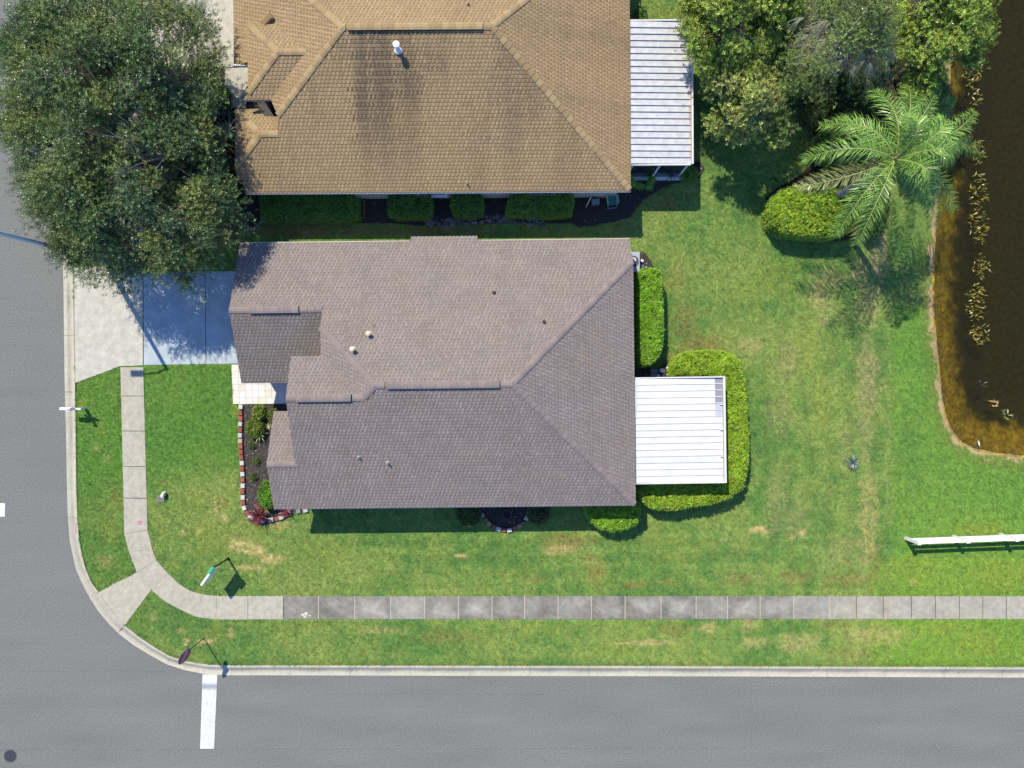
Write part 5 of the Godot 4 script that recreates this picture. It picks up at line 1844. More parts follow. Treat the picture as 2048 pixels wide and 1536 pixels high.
	make_hedge("shrub", "small shrub tucked under the porch corner of the mauve roof", "shrub", ring(544, 832, 8, 13), 0.6, [Color(0.15, 0.19, 0.03), Color(0.1, 0.14, 0.03)], small, 600, "", 0.2, 0.1)
	make_hedge("shrub", "vivid green shrub above the red leaved plant in the brick edged bed", "shrub", ring(534, 990, 18, 26), 0.8, [Color(0.10, 0.24, 0.02), Color(0.13, 0.28, 0.025)], small, 600, "", 0.25, 0.08)
	for p in [[502, 890, 6, "tiny dark seedling highest in the bare mulch"], [511, 923, 6, "tiny round seedling in the middle of the bare mulch"], [505, 955, 7, "tiny dark seedling lowest in the bare mulch"]]:
		make_hedge("seedling", p[3] + " of the brick edged bed", "plant", ring(p[0], p[1], p[2], p[2] + 1), 0.22, [Color(0.07, 0.13, 0.03), Color(0.12, 0.16, 0.04)], tiny, 600, "seedlings in the brick edged bed", 0.12, 0.05)
	# by the tan house's drive, under the oak
	make_hedge("shrub", "dark clipped bush at the end of the tan house's entry walk", "shrub", [[400, 180], [425, 163], [446, 166], [451, 185], [449, 208], [430, 215], [402, 212]], 1.0, deep, tiny, 480, "", 0.3)
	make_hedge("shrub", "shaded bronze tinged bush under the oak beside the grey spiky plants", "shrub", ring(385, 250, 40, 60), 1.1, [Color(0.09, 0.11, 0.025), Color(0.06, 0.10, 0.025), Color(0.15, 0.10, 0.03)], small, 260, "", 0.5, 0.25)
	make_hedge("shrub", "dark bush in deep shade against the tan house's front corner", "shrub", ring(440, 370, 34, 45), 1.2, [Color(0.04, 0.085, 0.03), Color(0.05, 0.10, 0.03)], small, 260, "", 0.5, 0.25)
	make_hedge("shrub", "dark round bush at the south east corner of the long patio roof", "shrub", ring(1380, 345, 18, 14), 0.7, deep, tiny, 520, "", 0.25, 0.08)
	make_hedge("shrub", "low green plants at the north end of the long patio roof", "shrub", ring(1282, 30, 12, 22), 0.5, [Color(0.08, 0.17, 0.03), Color(0.1, 0.2, 0.03)], small, 300, "", 0.3, 0.12)
	# understorey of the thicket
	var u := [Color(0.055, 0.10, 0.022), Color(0.075, 0.13, 0.028), Color(0.045, 0.085, 0.025)]
	var v := [Color(0.16, 0.20, 0.04), Color(0.10, 0.15, 0.03), Color(0.23, 0.25, 0.06)]
	for q in [[1592, 175, 26, 34, 1.6, u, "dark glossy bush deep in the thicket behind the lawn tree"], [1640, 215, 24, 32, 1.3, v, "yellow splashed bush in the middle of the thicket"], [1690, 175, 36, 34, 1.5, u, "dark broad bush below the mossy oak"], [1745, 175, 30, 38, 1.6, u, "dark bush between the mossy oak and the palms"], [1695, 240, 28, 26, 1.2, v, "yellow tinged bush above the palm's left fronds"], [1660, 290, 30, 30, 1.1, [Color(0.10, 0.18, 0.03), Color(0.14, 0.22, 0.03)], "fresh green bush left of the palm's crown"], [1690, 345, 34, 26, 1.2, [Color(0.07, 0.17, 0.03), Color(0.11, 0.21, 0.03)], "green bush behind the palm foot shrub"], [1725, 335, 16, 14, 1.3, [Color(0.28, 0.32, 0.04), Color(0.2, 0.26, 0.03)], "yellow bush beside the palm trunk"], [1800, 255, 30, 30, 1.5, u, "dark bush under the palm's upper fronds"], [1880, 190, 18, 50, 1.3, u, "dark bush on the pond bank below the vivid tree"], [1560, 140, 20, 30, 1.4, u, "dark bush at the west side of the thicket"]]:
		make_hedge("thicket_bush", q[6], "bush", ring(q[0], q[1], q[2], q[3], 0.35), q[4], q[5], small, 300, "", 0.6, 0.3)


# ---------------------------------------------------------------- rosette plants
func spiky(called: String, label: String, category: String, where: Vector3, n: int, long: float, wide: float, pal: Array, low: float, high: float, group := "", droop := 0.25, stalk := 0.0) -> Node3D:
	var t := thing(called, label, category, where, group)
	if stalk > 0.0:
		var s := MB.new()
		s.tube([where, where + Vector3.UP * stalk], [0.03, 0.025], 6, Color(0.16, 0.13, 0.1))
		put(s, "stem", t, M.bark)
	for i in n:
		var mb := MB.new()
		var a := i * 2.399 + rr(-0.2, 0.2)
		var e := lerpf(low, high, float(i) / n) + rr(-0.08, 0.08)
		var d := Vector3(cos(a) * cos(e), sin(e), sin(a) * cos(e))
		var side := Vector3(-sin(a), 0, cos(a))
		var L := long * rr(0.75, 1.1)
		var col: Color = pal[rng.randi() % pal.size()] * rr(0.8, 1.2)
		var prev := where + Vector3.UP * (stalk + 0.03)
		var w0 := wide * 0.6
		for k in 4:
			var nd := (d - Vector3.UP * droop * (k + 1) * 0.4).normalized()
			var q := prev + nd * L / 4
			var w1: float = wide * [1.0, 0.9, 0.6, 0.05][k]
			var fold := Vector3.UP * wide * 0.25
			mb.quad(prev - side * w0 / 2 + fold * 0.6, prev, q, q - side * w1 / 2 + fold * (w1 / wide), col)
			mb.quad(prev, prev + side * w0 / 2 + fold * 0.6, q + side * w1 / 2 + fold * (w1 / wide), q, col * 0.9)
			prev = q
			w0 = w1
		put(mb, "leaf", t, M.gloss_leaf)
	return t


func build_small_plants() -> void:
	var red := [Color(0.13, 0.022, 0.035), Color(0.09, 0.014, 0.025), Color(0.20, 0.06, 0.06), Color(0.16, 0.03, 0.05)]
	spiky("red_plant", "large dark red strap leaved plant at the brick bed's south corner", "plant", at(523, 1028, 0.0), 46, 0.72, 0.06, red, 0.05, 1.25, "", 0.3, 0.25)
	spiky("red_plant", "smaller red strap leaved plant half under the south eave", "plant", at(574, 1019, 0.0), 22, 0.5, 0.05, red, 0.05, 1.2, "", 0.3, 0.2)
	spiky("bronze_plant", "green and bronze strap leaved plant just above the large red one", "plant", at(533, 1012, 0.0), 18, 0.55, 0.045, [Color(0.22, 0.16, 0.04), Color(0.12, 0.15, 0.03), Color(0.28, 0.19, 0.06)], 0.2, 1.2, "", 0.3, 0.2)
	spiky("spiky_plant", "pale yellow green spiky plant casting a long shadow in the brick edged bed", "plant", at(522, 868, 0.0), 15, 0.52, 0.06, [Color(0.36, 0.40, 0.16), Color(0.28, 0.34, 0.1)], 0.15, 1.2, "", 0.15, 0.15)
	spiky("spiky_plant", "small pale rosette tucked against the mauve roof edge above the brick bed shrubs", "plant", at(536, 852, 0.0), 9, 0.28, 0.05, [Color(0.35, 0.37, 0.18)], 0.1, 1.0, "", 0.2)
	var silver := [Color(0.16, 0.24, 0.21), Color(0.12, 0.20, 0.17), Color(0.22, 0.29, 0.25)]
	var g := "grey green rosettes beside the tan house's entry"
	spiky("agave", "grey green rosette left most of three beside the tan house's entry", "plant", at(431, 228, 0.3), 34, 0.75, 0.05, silver, 0.0, 1.3, g, 0.1)
	spiky("agave", "grey green rosette nearest the tan house's entry walk", "plant", at(456, 225, 0.3), 26, 0.6, 0.05, silver, 0.0, 1.3, g, 0.1)
	spiky("agave", "grey green rosette lowest of three, against the tan roof's edge", "plant", at(457, 262, 0.4), 36, 0.75, 0.05, silver, 0.0, 1.3, g, 0.1)
	spiky("agave", "pale open rosette below the long patio roof's glazed end", "plant", at(1343, 351, 0.2), 15, 0.42, 0.05, [Color(0.20, 0.24, 0.17), Color(0.15, 0.19, 0.13)], 0.1, 0.7, "", 0.15)
	# big leaved plant at the tan house's corner
	var t := thing("big_leaf_plant", "bright green big leaved plant at the tan house's south east corner", "plant", at(1283, 360, 0.0))
	for i in 11:
		var a := i * 2.4
		var mb := MB.new()
		var d := Vector3(cos(a), rr(0.5, 1.3), sin(a)).normalized()
		var p := at(1283, 362, 0.0) + Vector3.UP * 0.05
		var q := p + d * rr(0.35, 0.75)
		mb.tube([p, q], [0.012, 0.008], 4, Color(0.12, 0.22, 0.04), false)
		var out := Vector3(cos(a), -0.25, sin(a)).normalized()
		var side := out.cross(Vector3.UP).normalized()
		var col := Color(0.12, 0.27, 0.03) * rr(0.8, 1.3)
		for k in 7:
			var b := (k - 3) * 0.42
			var dir := (out * cos(b) + side * sin(b)).normalized()
			add_leaf(mb, q, dir, Vector3.UP, 0.42 * (1.0 - 0.08 * absf(k - 3)), 0.10, col * rr(0.9, 1.1), 0.12)
		put(mb, "leaf", t, M.gloss_leaf)
	# silver bush on the lawn
	spiky("silver_bush", "lone silvery tufted bush on the open back lawn", "plant", at(1704, 924, 0.1), 80, 0.42, 0.035, [Color(0.24, 0.29, 0.25), Color(0.06, 0.11, 0.05), Color(0.09, 0.15, 0.07), Color(0.33, 0.37, 0.33)], 0.1, 1.4, "", 0.45)
	# water plants
	var spots := [[1944, 150, 20, 34, "clump of yellow water leaves nearest the top of the pond"], [1950, 195, 14, 18, "thin clump of water leaves below the palm's right frond tips"], [1956, 305, 15, 26, "clump of water leaves beside the palm's eastern fronds"], [1955, 380, 18, 36, "clump of water leaves level with the palm foot shrub"], [1954, 452, 20, 36, "dense clump of water leaves in the middle of the row"], [1963, 532, 18, 24, "small clump of water leaves above the longest one"], [1950, 605, 20, 40, "longest clump of water leaves with a fallen stalk"], [1958, 668, 20, 22, "lowest spreading clump of water leaves in the row"], [1986, 805, 10, 10, "tiny reddish clump of water leaves near the pond's south bank"], [2014, 826, 10, 14, "small green clump of water leaves near the right edge"], [1962, 770, 12, 8, "faint dark clump of water leaves under the surface"]]
	for s in spots:
		t = thing("water_plant", s[4], "water plant", at(s[0], s[1]) + Vector3(0, -0.25, 0), "water plants along the pond bank")
		var mb := MB.new()
		for k in int(s[2] * s[3] * 0.11):
			var a := rr(0, TAU)
			var r := sqrt(rng.randf())
			var p := at(s[0] + cos(a) * r * s[2], s[1] + sin(a) * r * s[3])
			p.y = -0.22 + rr(0.0, 0.26)
			var d := Vector3(1.0 + rr(-0.9, 0.5), rr(-0.1, 0.5), rr(-0.9, 0.9)).normalized()
			var col := Color(0.15, 0.14, 0.016) if rng.randf() < 0.8 else Color(0.34, 0.26, 0.04)
			if s[0] > 2000:
				col = Color(0.15, 0.2, 0.06)
			if s[0] == 1986:
				col = Color(0.4, 0.26, 0.1)
			if s[0] == 1962:
				col = Color(0.05, 0.06, 0.03)
			add_leaf(mb, p, d, Vector3.UP, rr(0.14, 0.30), rr(0.04, 0.075), col * rr(0.5, 1.2), 0.1)
			mb.tube([Vector3(p.x - d.x * 0.1, -0.3, p.z), p], [0.008, 0.006], 3, col * 0.6, false)
		put(mb, "foliage", t, M.gloss_leaf, true)


# ---------------------------------------------------------------- turf
func build_grass() -> void:
	var mb := MB.new()
	var g := RandomNumberGenerator.new()
	g.seed = 77
	for i in 26:
		var p := Vector3(g.randf_range(-0.075, 0.075), 0, g.randf_range(-0.075, 0.075))
		var a := g.randf_range(0, TAU)
		var lean := g.randf_range(0.2, 1.15)
		var d := Vector3(cos(a) * sin(lean), cos(lean), sin(a) * sin(lean))
		var L := g.randf_range(0.035, 0.075)
		var side := Vector3(-sin(a), 0, cos(a)) * g.randf_range(0.004, 0.007)
		var t := g.randf_range(0.6, 1.0)
		var q := p + d * L * 0.6
		var e := q + (d + Vector3(cos(a), -0.5, sin(a)) * 0.5).normalized() * L * 0.5
		var c := Color(t, t, t)
		mb.tri(p - side, p + side, q + side * 0.8, c)
		mb.tri(p - side, q + side * 0.8, q - side * 0.8, c)
		mb.tri(q - side * 0.8, q + side * 0.8, e, c * 0.95)
	var tuft := mesh_of(mb)
	var cr := Crowd.new()
	var step := 0.108
	var nx := int(58.0 / step)
	var nzz := int(44.0 / step)
	for j in nzz:
		for i in nx:
			var x := -29.0 + (i + rng.randf()) * step
			var z := -22.0 + (j + rng.randf()) * step
			if zone_at(x, z) != 1:
				continue
			var bare := lawn_color(x, z)
			var y := ground_height(x, z)
			if y < -0.1:
				continue
			# straw coloured places are thin
			if bare.r > bare.g * 1.08 and rng.randf() < 0.5:
				continue
			var s := rr(0.7, 1.2)
			var t := rr(0.72, 1.32)
			var col := Color(bare.r * 1.68 * t * rr(0.92, 1.1), bare.g * 1.62 * t, bare.b * 1.7 * t)
			cr.add(Transform3D(Basis(Vector3.UP, rr(0, TAU)).scaled(Vector3(1.0, s, 1.0)), Vector3(x, y - 0.004, z)), col)
	put_crowd(cr, "grass", self, tuft, M.grass)
	# fallen leaves and pale flecks on the turf
	var lm := MB.new()
	add_leaf(lm, Vector3(-0.03, 0, 0), Vector3.RIGHT, Vector3.UP, 0.07, 0.04, Color.WHITE, 0.2)
	var lc := Crowd.new()
	for k in 1500:
		var x := rr(-24, 27)
		var z := rr(-10, 14.2)
		var id := zone_at(x, z)
		if id != 1 and not (id == 3 and k % 4 == 0):
			continue
		var near_oak := smoothstep(9.0, 2.0, Vector2(x + 18.0, z + 6.0).length())
		if rng.randf() > 0.22 + near_oak:
			continue
		var col := Color(0.34, 0.27, 0.14) if k % 3 else Color(0.46, 0.45, 0.34)
		lc.add(Transform3D(turned(rr(0, TAU), rr(0, 0.5), rr(0, TAU), rr(0.4, 1.1)), Vector3(x, 0.05, z)), col * rr(0.6, 1.1))
	put_crowd(lc, "fallen_leaves", self, mesh_of(lm), M.leaf)


# ---------------------------------------------------------------- street things
func build_street_things() -> void:
	var I := Basis.IDENTITY
	# stop sign
	var b := at(408, 1276)
	var t := thing("stop_sign", "dark red octagonal stop sign on a thin post at the corner verge", "road sign", b)
	var mb := MB.new()
	mb.tube([b - Vector3.UP * 0.2, b + Vector3.UP * 2.72], [0.028, 0.028], 6, Color(0.10, 0.11, 0.11))
	put(mb, "post", t, M.metal)
	var nrm := Vector3(0.92, 0, 0.39).normalized()
	var side := Vector3.UP.cross(nrm).normalized()
	var rise := (Vector3.UP - nrm * 0.24).normalized()
	nrm = side.cross(rise).normalized()
	var c := b + Vector3.UP * 2.36 + nrm * 0.10
	for layer in [["plate", 0.44, 0.0, Color(0.45, 0.40, 0.40)], ["face", 0.42, 0.003, Color(0.30, 0.03, 0.05)]]:
		mb = MB.new()
		var ring_ := []
		for i in 8:
			var a := TAU * (i + 0.5) / 8
			ring_.append(side * cos(a) * layer[1] + rise * sin(a) * layer[1])
		for i in 8:
			var p: Vector3 = ring_[i]
			var q: Vector3 = ring_[(i + 1) % 8]
			var o: Vector3 = c + nrm * layer[2]
			mb.tri(o, o + p, o + q, layer[3])
			mb.tri(o - nrm * 0.006, o + q - nrm * 0.006, o + p - nrm * 0.006, Color(0.35, 0.35, 0.35))
			mb.quad(o + p, o + q, o + q - nrm * 0.006, o + p - nrm * 0.006, layer[3])
		put(mb, layer[0], t, M.satin)
	var tm := TextMesh.new()
	tm.text = "STOP"
	var font := SystemFont.new()
	font.font_names = PackedStringArray(["Droid Sans"])
	font.font_weight = 700
	tm.font = font
	tm.font_size = 48
	tm.pixel_size = 0.0062
	tm.depth = 0.004
	put_copy(tm, "lettering", t, mat(Color(0.5, 0.42, 0.43), 0.5, false), Transform3D(Basis(side, rise, nrm), c + nrm * 0.007))
	# corner sign: dark green post, white board hung like a flag, green bracket on top
	b = at(457, 1117)
	t = thing("corner_sign", "white flag mounted sign board on a dark green post near the sidewalk bend", "sign", b)
	mb = MB.new()
	mb.tube([b - Vector3.UP * 0.2, b + Vector3.UP * 0.1, b + Vector3.UP * 0.12, b + Vector3.UP * 1.95], [0.075, 0.075, 0.05, 0.045], 10, Color(0.012, 0.035, 0.022))
	mb.lathe(b + Vector3.UP * 1.95, [[0.06, 0.0], [0.075, 0.04], [0.04, 0.1], [0.0, 0.13]], 10, Color(0.012, 0.035, 0.022))
	put(mb, "post", t, M.satin)
	var along := Vector3(-0.58, 0, 0.82).normalized()
	var bb := Basis(along, Vector3.UP, along.cross(Vector3.UP))
	mb = MB.new()
	mb.block(b + along * 0.58 + Vector3.UP * 1.50, Vector3(0.50, 0.36, 0.055), bb, 0.012, Color(0.62, 0.62, 0.60))
	put(mb, "board", t, M.satin)
	mb = MB.new()
	mb.box(b + along * 0.05 + Vector3.UP * 1.84, Vector3(0.16, 0.03, 0.03), bb, Color(0.012, 0.035, 0.022))
	mb.box(b + along * 0.05 + Vector3.UP * 1.16, Vector3(0.16, 0.02, 0.02), bb, Color(0.012, 0.035, 0.022))
	put(mb, "bracket", t, M.satin)
	mb = MB.new()
	mb.block(b + along * 0.10 + Vector3.UP * 2.02, Vector3(0.20, 0.05, 0.09), bb, 0.03, Color(0.06, 0.30, 0.14))
	put(mb, "finial", t, M.satin)
	# mailbox
	b = at(171, 816.5)
	t = thing("mailbox", "white post mailbox reaching over the kerb of the west street", "mailbox", b)
	var wht := Color(0.66, 0.65, 0.62)
	mb = MB.new()
	mb.block(b + Vector3.UP * 0.68, Vector3(0.06, 0.72, 0.06), I, 0.01, wht)
	mb.lathe(b + Vector3.UP * 1.40, [[0.09, 0.0], [0.09, 0.03], [0.0, 0.1]], 4, wht)
	put(mb, "post", t, M.satin)
	mb = MB.new()
	mb.box(b + Vector3(-0.22, 0.82, 0), Vector3(0.46, 0.035, 0.035), I, wht)
	mb.box(b + Vector3(-0.16, 0.66, 0.0), Vector3(0.2, 0.025, 0.03), Basis(Vector3.BACK, 0.75), wht)
	mb.box(b + Vector3(0.20, 0.95, 0), Vector3(0.14, 0.035, 0.045), I, wht)
	put(mb, "arm", t, M.satin)
	mb = MB.new()
	var prof := []
	for i in 9:
		var a := PI * i / 8
		prof.append(Vector2(cos(a) * 0.085, 0.98 + sin(a) * 0.085))
	prof.append(Vector2(-0.085, 0.86))
	prof.append(Vector2(0.085, 0.86))
	for i in prof.size():
		var p: Vector2 = prof[i]
		var q: Vector2 = prof[(i + 1) % prof.size()]
		mb.quad(b + Vector3(-0.68, p.y, p.x), b + Vector3(-0.68, q.y, q.x), b + Vector3(-0.10, q.y, q.x), b + Vector3(-0.10, p.y, p.x), wht)
	for x in [-0.68, -0.10]:
		for i in range(1, prof.size() - 1):
			mb.tri(b + Vector3(x, prof[0].y, prof[0].x), b + Vector3(x, prof[i].y, prof[i].x), b + Vector3(x, prof[i + 1].y, prof[i + 1].x), wht)
	put(mb, "box", t, M.satin)
	mb = MB.new()
	mb.box(b + Vector3(-0.3, 0.95, 0.105), Vector3(0.12, 0.05, 0.014), I, wht * 0.95)
	put(mb, "flag", t, M.satin)
	# street lamp over the west street
	b = at(211, 519)
	t = thing("street_lamp", "grey street lamp pole rising out of the oak at the left edge", "street lamp", b)
	mb = MB.new()
	var top := b + Vector3(-0.12, 8.3, 0.25)
	mb.tube([b - Vector3.UP * 0.2, b.lerp(top, 0.5), top], [0.15, 0.12, 0.09], 10, Color(0.46, 0.52, 0.58))
	put(mb, "pole", t, M.satin)
	mb = MB.new()
	mb.tube([top - Vector3.UP * 0.1, top + Vector3(-0.5, 0.15, 0.05), top + Vector3(-1.3, 0.2, 0.1)], [0.05, 0.045, 0.04], 8, Color(0.46, 0.52, 0.58))
	put(mb, "arm", t, M.satin)
	mb = MB.new()
	mb.block(top + Vector3(-1.6, 0.2, 0.1), Vector3(0.32, 0.07, 0.14), I, 0.04, Color(0.2, 0.22, 0.24))
	put(mb, "lamp_head", t, M.satin)
	mb = MB.new()
	mb.box(top + Vector3(-1.62, 0.12, 0.1), Vector3(0.2, 0.015, 0.1), I, Color(0.6, 0.6, 0.58))
	put(mb, "lens", t, M.satin)
	# manhole cover
	b = at(18, 1514) + Vector3(0, -0.1, 0)
	t = thing("manhole_cover", "round dark manhole cover in the street at the lower left", "manhole cover", b)
	mb = MB.new()
	mb.lathe(b, [[0.34, -0.05], [0.34, 0.006], [0.30, 0.008], [0.295, 0.002]], 28, Color(0.10, 0.10, 0.105))
	put(mb, "rim", t, M.metal)
	mb = MB.new()
	mb.lathe(b, [[0.29, 0.0], [0.285, 0.008], [0.0, 0.009]], 28, Color(0.065, 0.065, 0.075))
	for i in 24:
		var a := i * 2.399
		var r := 0.05 * sqrt(i + 0.5)
		mb.block(b + Vector3(cos(a) * r, 0.011, sin(a) * r), Vector3(0.014, 0.005, 0.014), I, 0.003, Color(0.09, 0.09, 0.1))
	put(mb, "lid", t, M.metal)
	# road paint
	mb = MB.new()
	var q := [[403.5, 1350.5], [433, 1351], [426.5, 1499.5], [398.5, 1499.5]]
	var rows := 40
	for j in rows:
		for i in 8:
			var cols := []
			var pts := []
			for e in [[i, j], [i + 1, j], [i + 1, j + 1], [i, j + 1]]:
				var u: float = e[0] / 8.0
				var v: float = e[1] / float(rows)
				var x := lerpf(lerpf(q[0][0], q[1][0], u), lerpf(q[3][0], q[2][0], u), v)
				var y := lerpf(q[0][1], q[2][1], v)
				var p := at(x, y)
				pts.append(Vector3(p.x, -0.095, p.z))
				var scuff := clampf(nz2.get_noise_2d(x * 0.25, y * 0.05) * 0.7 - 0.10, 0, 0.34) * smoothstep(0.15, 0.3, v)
				var band := 0.7 * smoothstep(1366.0, 1372.0, y) * smoothstep(1383.0, 1377.0, y)  # bluish band across the line: a shadow painted into its colour
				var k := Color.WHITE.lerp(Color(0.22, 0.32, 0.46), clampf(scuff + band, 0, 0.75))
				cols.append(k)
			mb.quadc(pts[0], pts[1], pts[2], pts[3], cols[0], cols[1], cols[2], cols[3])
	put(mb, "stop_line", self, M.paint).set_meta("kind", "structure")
	mb = MB.new()
	var e0 := at(-30, 1007)
	var e1 := at(7.5, 1034)
	mb.quad(Vector3(e0.x, -0.095, e0.z), Vector3(e1.x, -0.095, e0.z), Vector3(e1.x - 0.01, -0.095, e1.z), Vector3(e0.x, -0.095, e1.z), Color.WHITE)
	put(mb, "lane_mark", self, M.paint).set_meta("kind", "structure")
	# utility spray marks: pink disc on the sidewalk, pink and blue on the kerb
	mb = MB.new()
	var sc := at(280, 1045)
	mb.lathe(Vector3(sc.x, 0.036, sc.z), [[0.125, 0.0], [0.0, 0.0]], 16, Color(0.36, 0.16, 0.21))
	put(mb, "spray_mark", self, M.plain).set_meta("kind", "structure")
	mb = MB.new()
	for k in 14:
		var p := at(150 + rr(-1.0, 1.5), 1048 + k * 1.3)
		mb.quad(Vector3(p.x - 0.05, 0.026, p.z), Vector3(p.x + 0.06, 0.026, p.z + rr(-0.02, 0.02)), Vector3(p.x + 0.05, 0.026, p.z + 0.025), Vector3(p.x - 0.05, 0.026, p.z + 0.02), Color(0.42, 0.22, 0.27) * rr(0.9, 1.1))
	put(mb, "spray_mark", self, M.plain).set_meta("kind", "structure")
	# white board fence
	var along2 := (at(2048, 1067.5) - at(1811, 1076)).normalized()
	var start := at(1811, 1076)
	t = thing("fence", "white three rail post fence running off the right edge", "fence", start)
	var fb := Basis(along2, Vector3.UP, along2.cross(Vector3.UP))
	for i in 5:
		var p := start + along2 * (i * 2.46)
		mb = MB.new()
		mb.block(p + Vector3.UP * 0.6, Vector3(0.07, 0.66, 0.07), fb, 0.012, Color(0.70, 0.70, 0.68))
		mb.block(p + Vector3.UP * 1.28, Vector3(0.085, 0.025, 0.085), fb, 0.018, Color(0.70, 0.70, 0.68))
		put(mb, "post", t, M.satin)
		if i < 4:
			for h in [0.36, 0.73, 1.10]:
				mb = MB.new()
				mb.box(p + along2 * 1.23 + Vector3.UP * h, Vector3(1.158, 0.075, 0.05), fb, Color(0.70, 0.70, 0.68))
				put(mb, "rail", t, M.satin)


# ---------------------------------------------------------------- yard things
func edging(label: String, group: String, spots: Array, size: Vector3, h_at := 0.06) -> void:
	var tones := {"r": Color(0.34, 0.105, 0.075), "w": Color(0.54, 0.54, 0.49), "t": Color(0.50, 0.34, 0.22), "b": Color(0.24, 0.15, 0.085), "y": Color(0.40, 0.29, 0.155), "g": Color(0.27, 0.275, 0.27)}
	var kinds := {}
	for k in tones:
		for v in 2:
			var mb := MB.new()
			mb.block(Vector3.ZERO, size, Basis.IDENTITY, 0.018, tones[k] * (0.92 + 0.16 * v))
			kinds[k + str(v)] = mesh_of(mb)
	var mid := Vector3.ZERO
	for s in spots:
		mid += at(s[0], s[1]) / spots.size()
	var t := thing("brick_edging", label, "edging", mid, group)
	for i in spots.size():
		var s: Array = spots[i]
		var a: Array = spots[maxi(i - 1, 0)]
		var b: Array = spots[mini(i + 1, spots.size() - 1)]
		var yaw: float = -atan2(b[1] - a[1], b[0] - a[0]) + PI / 2 + rr(-0.06, 0.06)
		var p := at(s[0], s[1])
		put_copy(kinds[s[2] + str(rng.randi() % 2)], "brick", t, M.brick, Transform3D(Basis(Vector3.UP, yaw) * Basis(Vector3.RIGHT, rr(-0.04, 0.04)), Vector3(p.x, h_at + rr(-0.012, 0.012), p.z)))


